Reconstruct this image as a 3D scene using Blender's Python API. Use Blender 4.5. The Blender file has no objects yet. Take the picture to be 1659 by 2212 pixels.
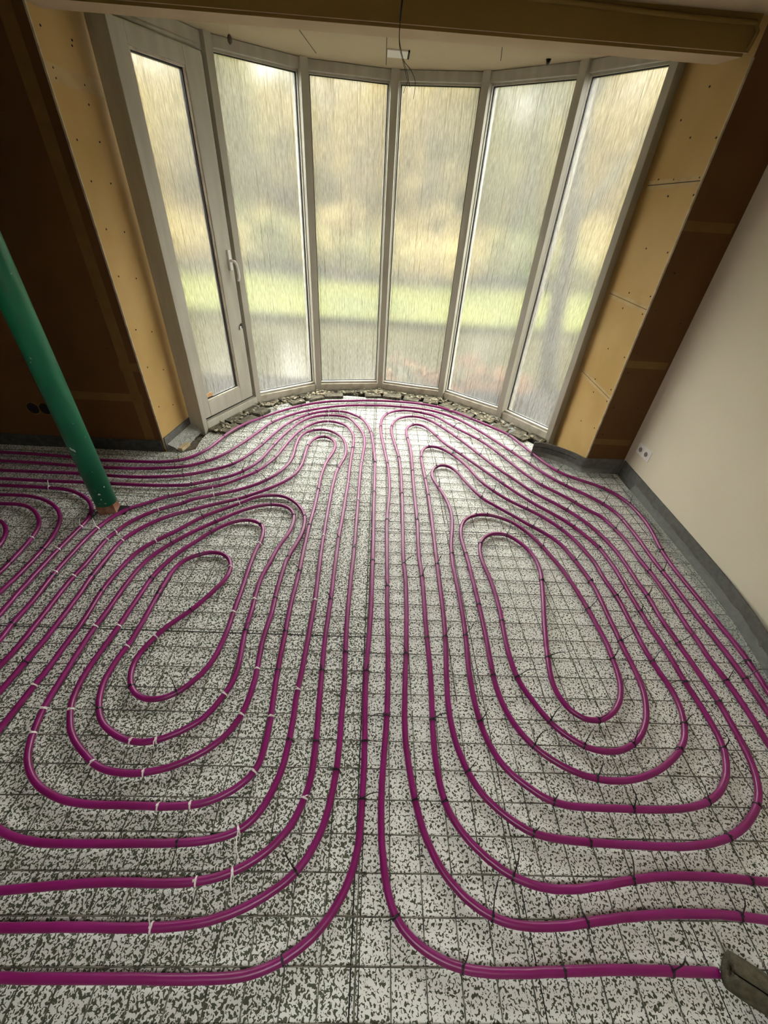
import bpy, bmesh, math, random
from mathutils import Vector, Matrix, noise

S = bpy.context.scene
C = S.collection

# ------------------------------------------------------------------ camera
CAM_H = 1.71
cam = bpy.data.objects.new('camera', bpy.data.cameras.new('camera'))
C.objects.link(cam)
RX, RY, RZ = (0.99850, 0.04248, 0.03466), (-0.00137, -0.61267, 0.79033), (0.05481, -0.78919, -0.61170)
cam.matrix_world = Matrix(((RX[0], -RX[1], -RX[2], 0), (RY[0], -RY[1], -RY[2], 0), (RZ[0], -RZ[1], -RZ[2], CAM_H), (0, 0, 0, 1)))
cam.data.sensor_fit = 'HORIZONTAL'
cam.data.sensor_width = 36.0
cam.data.lens = 865.0 / 1659.0 * 36.0
cam.data.clip_start = 0.05
cam.data.clip_end = 300
S.camera = cam

# ------------------------------------------------------------------ sky, exposure
S.view_settings.view_transform = 'Standard'
S.view_settings.look = 'None'
S.view_settings.gamma = 1.0
S.view_settings.use_curve_mapping = False
S.view_settings.exposure = 0.42
SKY = 19.0
w = bpy.data.worlds.new('overcast_sky')
S.world = w
w.use_nodes = True
nt = w.node_tree
bg = nt.nodes['Background']
tc = nt.nodes.new('ShaderNodeTexCoord')
sep = nt.nodes.new('ShaderNodeSeparateXYZ')
rmp = nt.nodes.new('ShaderNodeValToRGB')
nt.links.new(tc.outputs['Generated'], sep.inputs[0])
nt.links.new(sep.outputs['Z'], rmp.inputs[0])
# broken overcast: dim at the horizon, brightest band about 25 degrees up, heavier cloud overhead
for k, (p_, v_) in enumerate(((0.0, 0.12), (0.20, 0.20), (0.34, 0.72), (0.50, 0.64), (0.75, 0.42), (1.0, 0.40))):
    el_ = rmp.color_ramp.elements[k] if k < 2 else rmp.color_ramp.elements.new(p_)
    el_.position = p_
    el_.color = (1.0 * v_, 1.0 * v_, 0.965 * v_, 1)
nt.links.new(rmp.outputs[0], bg.inputs['Color'])
bg.inputs['Strength'].default_value = SKY
try:
    S.cycles.use_denoising = True
    S.cycles.max_bounces = 14
    S.cycles.diffuse_bounces = 6
    S.cycles.transmission_bounces = 8
    S.cycles.transparent_max_bounces = 12
    S.cycles.sample_clamp_indirect = 12
except Exception:
    pass

# ------------------------------------------------------------------ helpers
def tag(o, label=None, cat=None, group=None, kind=None):
    if label: o['label'] = label
    if cat: o['category'] = cat
    if group: o['group'] = group
    if kind: o['kind'] = kind
    return o

def link(name, bm, mat=None, parent=None, smooth=False, mats=None):
    me = bpy.data.meshes.new(name)
    bmesh.ops.recalc_face_normals(bm, faces=bm.faces)
    bm.to_mesh(me); bm.free()
    for m in (mats or ([mat] if mat else [])):
        me.materials.append(m)
    if smooth:
        for p in me.polygons: p.use_smooth = True
    o = bpy.data.objects.new(name, me)
    C.objects.link(o)
    if parent: o.parent = parent
    return o

def empty(name, loc=(0, 0, 0), rz=0.0):
    o = bpy.data.objects.new(name, None)
    C.objects.link(o)
    o.location = loc; o.rotation_euler = (0, 0, rz)
    o.empty_display_size = 0.1
    return o

def box(bm, x0, x1, y0, y1, z0, z1, bev=0.0, mtx=None):
    r = bmesh.ops.create_cube(bm, size=1.0)
    vs = r['verts']
    bmesh.ops.scale(bm, vec=(x1 - x0, y1 - y0, z1 - z0), verts=vs)
    bmesh.ops.translate(bm, vec=((x0 + x1) / 2, (y0 + y1) / 2, (z0 + z1) / 2), verts=vs)
    if bev > 0:
        es = list({e for v in vs for e in v.link_edges})
        g = bmesh.ops.bevel(bm, geom=es, offset=bev, segments=2, affect='EDGES', profile=0.6)
        vs = list({v for f in g['faces'] for v in f.verts} | {v for v in vs if v.is_valid})
    if mtx is not None:
        bmesh.ops.transform(bm, matrix=mtx, verts=[v for v in vs if v.is_valid])
    return vs

def prism(bm, pts, z0, z1):
    a = [bm.verts.new((p[0], p[1], z0)) for p in pts]
    b = [bm.verts.new((p[0], p[1], z1)) for p in pts]
    n = len(pts)
    bm.faces.new(a[::-1]); bm.faces.new(b)
    for i in range(n):
        bm.faces.new((a[i], a[(i + 1) % n], b[(i + 1) % n], b[i]))

def tube(bm, pts, r, seg=8, caps=True):
    pts = [Vector(p) for p in pts]
    rings = []
    n = len(pts)
    ref = None
    for i, p in enumerate(pts):
        t = (pts[min(i + 1, n - 1)] - pts[max(i - 1, 0)]).normalized()
        if ref is None:
            ref = Vector((0, 0, 1)) if abs(t.z) < 0.9 else Vector((1, 0, 0))
        u = (ref - t * ref.dot(t)).normalized()
        ref = u
        v = t.cross(u)
        rr = r[i] if isinstance(r, (list, tuple)) else r
        rings.append([bm.verts.new(p + (u * math.cos(2 * math.pi * k / seg) + v * math.sin(2 * math.pi * k / seg)) * rr) for k in range(seg)])
    for i in range(n - 1):
        for k in range(seg):
            bm.faces.new((rings[i][k], rings[i][(k + 1) % seg], rings[i + 1][(k + 1) % seg], rings[i + 1][k]))
    if caps:
        bm.faces.new(rings[0][::-1]); bm.faces.new(rings[-1])

def catmull(P, sub):
    P = [Vector(p) for p in P]
    Q = [P[0] * 2 - P[1]] + P + [P[-1] * 2 - P[-2]]
    out = []
    for i in range(1, len(Q) - 2):
        p0, p1, p2, p3 = Q[i - 1:i + 3]
        for k in range(sub):
            t = k / sub
            out.append(0.5 * ((2 * p1) + (p2 - p0) * t + (2 * p0 - 5 * p1 + 4 * p2 - p3) * t * t + (3 * p1 - p0 - 3 * p2 + p3) * t ** 3))
    out.append(P[-1])
    return out

# ------------------------------------------------------------------ materials
def mat(name, col, rough=0.6, metal=0.0, spec=0.5):
    m = bpy.data.materials.new(name); m.use_nodes = True
    b = m.node_tree.nodes['Principled BSDF']
    b.inputs['Base Color'].default_value = (*col, 1)
    b.inputs['Roughness'].default_value = rough
    b.inputs['Metallic'].default_value = metal
    b.inputs['Specular IOR Level'].default_value = spec
    return m

def N(m, t, **kw):
    n = m.node_tree.nodes.new(t)
    for k, v in kw.items():
        if k in n.inputs: n.inputs[k].default_value = v
        else: setattr(n, k, v)
    return n

def L(m, a, b): m.node_tree.links.new(a, b)

def ramp(m, src, stops, interp='LINEAR'):
    r = N(m, 'ShaderNodeValToRGB')
    r.color_ramp.interpolation = interp
    e = r.color_ramp.elements
    while len(e) < len(stops): e.new(0.5)
    for k, (p, c) in enumerate(stops):
        e[k].position = p
        e[k].color = (*c, 1) if len(c) == 3 else c
    L(m, src, r.inputs[0])
    return r.outputs[0]

def mottled(name, c0, c1, scale=6.0, rough=0.7, detail=4.0, bump=0.0, bscale=80.0, metal=0.0, spec=0.4, lo=0.35, hi=0.65, vec='Object', stretch=None):
    m = mat(name, c0, rough, metal, spec)
    b = m.node_tree.nodes['Principled BSDF']
    t = N(m, 'ShaderNodeTexCoord')
    src = t.outputs[vec]
    if stretch:
        mp = N(m, 'ShaderNodeMapping'); mp.inputs['Scale'].default_value = stretch
        L(m, src, mp.inputs[0]); src = mp.outputs[0]
    n = N(m, 'ShaderNodeTexNoise', Scale=scale, Detail=detail)
    L(m, src, n.inputs['Vector'])
    L(m, ramp(m, n.outputs['Fac'], [(lo, c0), (hi, c1)]), b.inputs['Base Color'])
    if bump:
        n2 = N(m, 'ShaderNodeTexNoise', Scale=bscale, Detail=3.0)
        L(m, src, n2.inputs['Vector'])
        bp = N(m, 'ShaderNodeBump', Strength=bump, Distance=0.01)
        L(m, n2.outputs['Fac'], bp.inputs['Height'])
        L(m, bp.outputs[0], b.inputs['Normal'])
    return m

def foil(name, scale, thr, light, dark, distort):
    """white insulation facing printed with wormy dark flecks; dark fold seams every 0.51 m"""
    m = mat(name, light, 0.62, 0.0, 0.22)
    b = m.node_tree.nodes['Principled BSDF']
    t = N(m, 'ShaderNodeTexCoord')
    n = N(m, 'ShaderNodeTexNoise', Scale=scale, Detail=1.2, Roughness=0.45, Distortion=distort)
    L(m, t.outputs['Object'], n.inputs['Vector'])
    big = N(m, 'ShaderNodeTexNoise', Scale=2.3, Detail=2.0)
    L(m, t.outputs['Object'], big.inputs['Vector'])
    ad = N(m, 'ShaderNodeMath', operation='MULTIPLY_ADD')
    L(m, big.outputs['Fac'], ad.inputs[0]); ad.inputs[1].default_value = 0.06
    L(m, n.outputs['Fac'], ad.inputs[2])
    flecks = ramp(m, ad.outputs[0], [(0.0, light), (thr - 0.012, light), (thr + 0.012, dark), (1.0, tuple(0.7 * x for x in dark))])
    # seams
    sx = N(m, 'ShaderNodeSeparateXYZ'); L(m, t.outputs['Object'], sx.inputs[0])
    def seam(out, off, per, wid):
        a = N(m, 'ShaderNodeMath', operation='SUBTRACT'); L(m, out, a.inputs[0]); a.inputs[1].default_value = off - per / 2
        q = N(m, 'ShaderNodeMath', operation='MODULO'); L(m, a.outputs[0], q.inputs[0]); q.inputs[1].default_value = per
        s = N(m, 'ShaderNodeMath', operation='SUBTRACT'); L(m, q.outputs[0], s.inputs[0]); s.inputs[1].default_value = per / 2
        ab = N(m, 'ShaderNodeMath', operation='ABSOLUTE'); L(m, s.outputs[0], ab.inputs[0])
        lt = N(m, 'ShaderNodeMath', operation='LESS_THAN'); L(m, ab.outputs[0], lt.inputs[0]); lt.inputs[1].default_value = wid
        return lt.outputs[0]
    return m, b, flecks, sx, seam

def finish_foil(f, seams):
    m, b, col, sx, seam = f
    for axis, off, per, wid in seams:
        s = seam(sx.outputs[axis], off, per, wid)
        mx = N(m, 'ShaderNodeMixRGB'); L(m, s, mx.inputs[0]); L(m, col, mx.inputs[1]); mx.inputs[2].default_value = (0.02, 0.02, 0.018, 1)
        col = mx.outputs[0]
    L(m, col, b.inputs['Base Color'])
    return m

M = {}
M['foil_l'] = finish_foil(foil('speckled_foil_dense', 122, 0.545, (0.78, 0.79, 0.75), (0.085, 0.095, 0.06), 0.9), [('X', 0.0, 0.51, 0.0022), ('Y', 1.19, 1.08, 0.003)])
M['foil_r'] = finish_foil(foil('speckled_foil_sparse', 138, 0.590, (0.78, 0.785, 0.745), (0.075, 0.08, 0.05), 0.7), [('X', 0.023, 0.51, 0.0018), ('Y', 2.03, 1.08, 0.003)])
M['slab'] = mottled('screed_debris', (0.10, 0.085, 0.06), (0.22, 0.19, 0.14), 14, 0.9, bump=0.6, bscale=60)
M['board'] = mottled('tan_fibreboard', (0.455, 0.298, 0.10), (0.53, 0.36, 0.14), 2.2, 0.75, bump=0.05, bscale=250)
M['board_shaded'] = mottled('shaded_fibreboard', (0.095, 0.040, 0.009), (0.125, 0.056, 0.013), 1.7, 0.8, bump=0.05, bscale=250)  # the tan board with shade put into its colour, for room-facing faces
M['tape'] = mottled('joint_filler', (0.45, 0.32, 0.14), (0.52, 0.385, 0.19), 9, 0.8)
M['tape_dark'] = mottled('joint_filler_shade_tone', (0.155, 0.083, 0.02), (0.185, 0.105, 0.028), 9, 0.8)  # joint filler with shade put into its colour; also used for dark joints and rim
M['bead'] = mottled('corner_bead_metal', (0.55, 0.48, 0.33), (0.40, 0.32, 0.2), 20, 0.5, metal=0.2)
M['screw'] = mat('screw_head_black', (0.02, 0.015, 0.01), 0.5, 0.5)
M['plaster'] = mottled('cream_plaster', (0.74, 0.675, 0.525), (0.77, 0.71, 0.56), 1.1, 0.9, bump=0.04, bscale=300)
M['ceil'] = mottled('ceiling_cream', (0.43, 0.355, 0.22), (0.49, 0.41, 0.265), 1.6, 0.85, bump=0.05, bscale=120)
M['beam'] = mottled('beam_boarding', (0.20, 0.13, 0.034), (0.25, 0.165, 0.048), 1.5, 0.85, bump=0.08, bscale=90)
M['beamlow'] = mottled('beam_underside_plaster', (0.42, 0.315, 0.20), (0.48, 0.37, 0.24), 2.4, 0.85, bump=0.08, bscale=90)
M['paint'] = mottled('white_painted_timber', (0.42, 0.40, 0.325), (0.50, 0.485, 0.40), 3.0, 0.45, stretch=(4, 4, 0.8), bump=0.03, bscale=60)
M['paint_old'] = mottled('weathered_white_paint', (0.46, 0.41, 0.32), (0.62, 0.58, 0.48), 16, 0.55, lo=0.3, hi=0.55, bump=0.1, bscale=90)
M['gasket'] = mat('black_gasket', (0.012, 0.012, 0.014), 0.5)
M['plastic'] = mat('white_plastic', (0.82, 0.80, 0.76), 0.35)
M['chrome'] = mat('brushed_handle', (0.72, 0.72, 0.70), 0.3, 0.6)
M['brick'] = mottled('grey_brick', (0.05, 0.046, 0.033), (0.17, 0.15, 0.10), 18, 0.92, bump=0.8, bscale=70)
M['mortar'] = mottled('pale_mortar', (0.26, 0.22, 0.14), (0.52, 0.47, 0.36), 30, 0.95, bump=0.8, bscale=90)
M['pipe'] = mottled('magenta_pipe', (0.20, 0.006, 0.105), (0.24, 0.010, 0.14), 9, 0.33, spec=0.55)
M['tieb'] = mat('black_nylon', (0.012, 0.011, 0.012), 0.4)
M['tiew'] = mat('white_nylon', (0.82, 0.80, 0.78), 0.4)
M['steel'] = mottled('mesh_steel', (0.07, 0.07, 0.055), (0.26, 0.25, 0.20), 30, 0.5, metal=0.5)
M['foam'] = mottled('grey_edge_foam', (0.10, 0.10, 0.088), (0.14, 0.14, 0.125), 30, 0.85, bump=0.2, bscale=300)
M['foam_dark'] = mottled('dark_edge_foam', (0.03, 0.03, 0.028), (0.06, 0.06, 0.055), 30, 0.85)
M['sleeve'] = mottled('olive_grey_foam', (0.075, 0.068, 0.042), (0.12, 0.11, 0.07), 60, 0.95, bump=0.5, bscale=300)
M['rust'] = mottled('rusty_primer', (0.20, 0.075, 0.04), (0.34, 0.18, 0.12), 25, 0.8, bump=0.3, bscale=120)
M['cable'] = mat('black_cable', (0.012, 0.010, 0.009), 0.5)
M['dark'] = mat('dark_hollow', (0.006, 0.005, 0.004), 0.9)

def green_paint():
    m = mat('green_pole_paint', (0.005, 0.16, 0.075), 0.38)
    b = m.node_tree.nodes['Principled BSDF']
    t = N(m, 'ShaderNodeTexCoord')
    n = N(m, 'ShaderNodeTexNoise', Scale=34, Detail=3.0, Roughness=0.55)
    L(m, t.outputs['Object'], n.inputs['Vector'])
    n1 = N(m, 'ShaderNodeTexNoise', Scale=5, Detail=2.0)
    L(m, t.outputs['Object'], n1.inputs['Vector'])
    base = ramp(m, n1.outputs['Fac'], [(0.35, (0.004, 0.15, 0.068)), (0.65, (0.008, 0.19, 0.09))])
    mk = ramp(m, n.outputs['Fac'], [(0.735, (0, 0, 0)), (0.75, (1, 1, 1))])
    mx = N(m, 'ShaderNodeMixRGB'); L(m, mk, mx.inputs[0]); L(m, base, mx.inputs[1]); mx.inputs[2].default_value = (0.65, 0.72, 0.66, 1)
    L(m, mx.outputs[0], b.inputs['Base Color'])
    return m
M['green'] = green_paint()

def film(name, alpha=0.30):
    m = bpy.data.materials.new(name); m.use_nodes = True
    nt = m.node_tree; nt.nodes.clear()
    out = N(m, 'ShaderNodeOutputMaterial')
    tr = N(m, 'ShaderNodeBsdfTransparent'); tr.inputs[0].default_value = (0.9, 0.93, 0.92, 1)
    g = N(m, 'ShaderNodeBsdfPrincipled'); g.inputs['Base Color'].default_value = (0.70, 0.72, 0.68, 1); g.inputs['Roughness'].default_value = 0.09
    t = N(m, 'ShaderNodeTexCoord')
    n = N(m, 'ShaderNodeTexNoise', Scale=40, Detail=3.0, Distortion=1.5)
    L(m, t.outputs['Object'], n.inputs['Vector'])
    bp = N(m, 'ShaderNodeBump', Strength=1.0, Distance=0.05); L(m, n.outputs['Fac'], bp.inputs['Height']); L(m, bp.outputs[0], g.inputs['Normal'])
    mx = N(m, 'ShaderNodeMixShader'); mx.inputs[0].default_value = alpha
    L(m, tr.outputs[0], mx.inputs[1]); L(m, g.outputs[0], mx.inputs[2]); L(m, mx.outputs[0], out.inputs[0])
    return m
M['film'] = film('clear_plastic_film')
M['film2'] = film('crumpled_clear_film', 0.75)

def fogged():
    """condensation on window glass: droplets scatter light, run marks are clearer"""
    m = bpy.data.materials.new('fogged_glass'); m.use_nodes = True
    nt = m.node_tree; nt.nodes.clear()
    out = N(m, 'ShaderNodeOutputMaterial')
    t = N(m, 'ShaderNodeTexCoord')
    # run marks: long thin vertical streaks
    mp = N(m, 'ShaderNodeMapping'); mp.inputs['Scale'].default_value = (75, 1, 1.5)
    L(m, t.outputs['Object'], mp.inputs[0])
    n = N(m, 'ShaderNodeTexNoise', Scale=1.0, Detail=2.5, Roughness=0.5, Distortion=0.35)
    L(m, mp.outputs[0], n.inputs['Vector'])
    runs = ramp(m, n.outputs['Fac'], [(0.60, (0, 0, 0)), (0.70, (1, 1, 1))])
    mp2 = N(m, 'ShaderNodeMapping'); mp2.inputs['Scale'].default_value = (150, 1, 16)
    L(m, t.outputs['Object'], mp2.inputs[0])
    n2 = N(m, 'ShaderNodeTexNoise', Scale=1.0, Detail=3.0, Roughness=0.6)
    L(m, mp2.outputs[0], n2.inputs['Vector'])
    n3 = N(m, 'ShaderNodeTexNoise', Scale=3.0, Detail=2.0)
    L(m, t.outputs['Object'], n3.inputs['Vector'])
    # fog amount
    a = N(m, 'ShaderNodeMath', operation='MULTIPLY_ADD'); L(m, n3.outputs['Fac'], a.inputs[0]); a.inputs[1].default_value = 0.04; a.inputs[2].default_value = FOG - 0.045
    b_ = N(m, 'ShaderNodeMath', operation='MULTIPLY_ADD'); L(m, n2.outputs['Fac'], b_.inputs[0]); b_.inputs[1].default_value = 0.05; L(m, a.outputs[0], b_.inputs[2])
    c = N(m, 'ShaderNodeMath', operation='MULTIPLY_ADD', use_clamp=True); L(m, runs, c.inputs[0]); c.inputs[1].default_value = -0.05; L(m, b_.outputs[0], c.inputs[2])
    tl = N(m, 'ShaderNodeBsdfTranslucent'); tl.inputs[0].default_value = (0.93, 0.93, 0.90, 1)
    # wet runs and droplets also pass less light
    mp4 = N(m, 'ShaderNodeMapping'); mp4.inputs['Scale'].default_value = (42, 1, 0.9)
    L(m, t.outputs['Object'], mp4.inputs[0])
    n4 = N(m, 'ShaderNodeTexNoise', Scale=1.0, Detail=1.0, Distortion=0.5); L(m, mp4.outputs[0], n4.inputs['Vector'])
    thin = ramp(m, n4.outputs['Fac'], [(0.470, (1, 1, 1)), (0.488, (0.50, 0.48, 0.45)), (0.506, (1, 1, 1))])
    fine = ramp(m, n2.outputs['Fac'], [(0.36, (0.62, 0.62, 0.58)), (0.62, (1, 1, 1))])
    long_ = ramp(m, n.outputs['Fac'], [(0.55, (1, 1, 1)), (0.68, (0.68, 0.66, 0.62))])
    mask = ramp(m, n3.outputs['Fac'], [(0.46, (0, 0, 0)), (0.64, (1, 1, 1))])
    k1 = N(m, 'ShaderNodeMixRGB', blend_type='MULTIPLY'); L(m, mask, k1.inputs[0]); L(m, fine, k1.inputs[1]); L(m, thin, k1.inputs[2])
    k2 = N(m, 'ShaderNodeMixRGB', blend_type='MULTIPLY'); k2.inputs[0].default_value = 1.0; L(m, k1.outputs[0], k2.inputs[1]); L(m, long_, k2.inputs[2])
    rf = N(m, 'ShaderNodeBsdfRefraction'); rf.inputs['IOR'].default_value = 1.10; rf.inputs['Roughness'].default_value = 0.34; L(m, k2.outputs[0], rf.inputs['Color'])
    mx = N(m, 'ShaderNodeMixShader'); L(m, c.outputs[0], mx.inputs[0]); L(m, rf.outputs[0], mx.inputs[1]); L(m, tl.outputs[0], mx.inputs[2])
    gl = N(m, 'ShaderNodeBsdfGlossy'); gl.inputs['Roughness'].default_value = 0.25
    m2 = N(m, 'ShaderNodeMixShader'); m2.inputs[0].default_value = 0.03; L(m, mx.outputs[0], m2.inputs[1]); L(m, gl.outputs[0], m2.inputs[2])
    L(m, m2.outputs[0], out.inputs[0])
    return m
FOG = 0.085
M['glass'] = fogged()
def clear_side():
    m = bpy.data.materials.new('wet_outer_glass'); m.use_nodes = True
    m.node_tree.nodes.clear()
    out = N(m, 'ShaderNodeOutputMaterial')
    rf = N(m, 'ShaderNodeBsdfRefraction'); rf.inputs['IOR'].default_value = 1.10; rf.inputs['Roughness'].default_value = 0.34; rf.inputs['Color'].default_value = (0.97, 0.98, 0.96, 1)
    L(m, rf.outputs[0], out.inputs[0])
    return m
M['glass_out'] = clear_side()
M['lawn'] = mottled('lawn_green', (0.042, 0.048, 0.0016), (0.066, 0.068, 0.004), 0.5, 0.9, detail=6, bump=0.4, bscale=30)
M['bank'] = mottled('leafy_bank', (0.010, 0.008, 0.004), (0.018, 0.015, 0.007), 3, 0.95, detail=6, bump=0.6, bscale=25)
M['pond'] = mottled('pond_water', (0.030, 0.028, 0.013), (0.045, 0.042, 0.022), 0.8, 0.12, bump=0.15, bscale=4, spec=0.16)
M['bark'] = mottled('grey_bark', (0.035, 0.032, 0.018), (0.07, 0.064, 0.04), 8, 0.95, bump=0.6, bscale=40)
M['twig'] = mottled('bare_twigs_tan', (0.215, 0.17, 0.066), (0.34, 0.275, 0.122), 1.0, 0.95)
M['evergreen'] = mottled('soft_green_leaves', (0.07, 0.085, 0.025), (0.13, 0.14, 0.05), 1.0, 0.9)
M['beech'] = mottled('dry_beech_leaves', (0.14, 0.072, 0.036), (0.23, 0.14, 0.078), 6, 0.8)

# ------------------------------------------------------------------ room shell
ZC = 2.485         # room ceiling
ZB = 2.514         # bay ceiling
FEET = [(-1.495, 3.248), (-1.183, 3.927), (-0.626, 4.348), (0.050, 4.471), (0.725, 4.317), (1.277, 3.862), (1.647, 3.377)]

def wall_x(y): return 2.085 - 0.028 * (2.89 - y)

def structure(name, bm, m, label=None, **kw):
    o = link(name, bm, m, **kw)
    return tag(o, label, None, None, 'structure')

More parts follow.
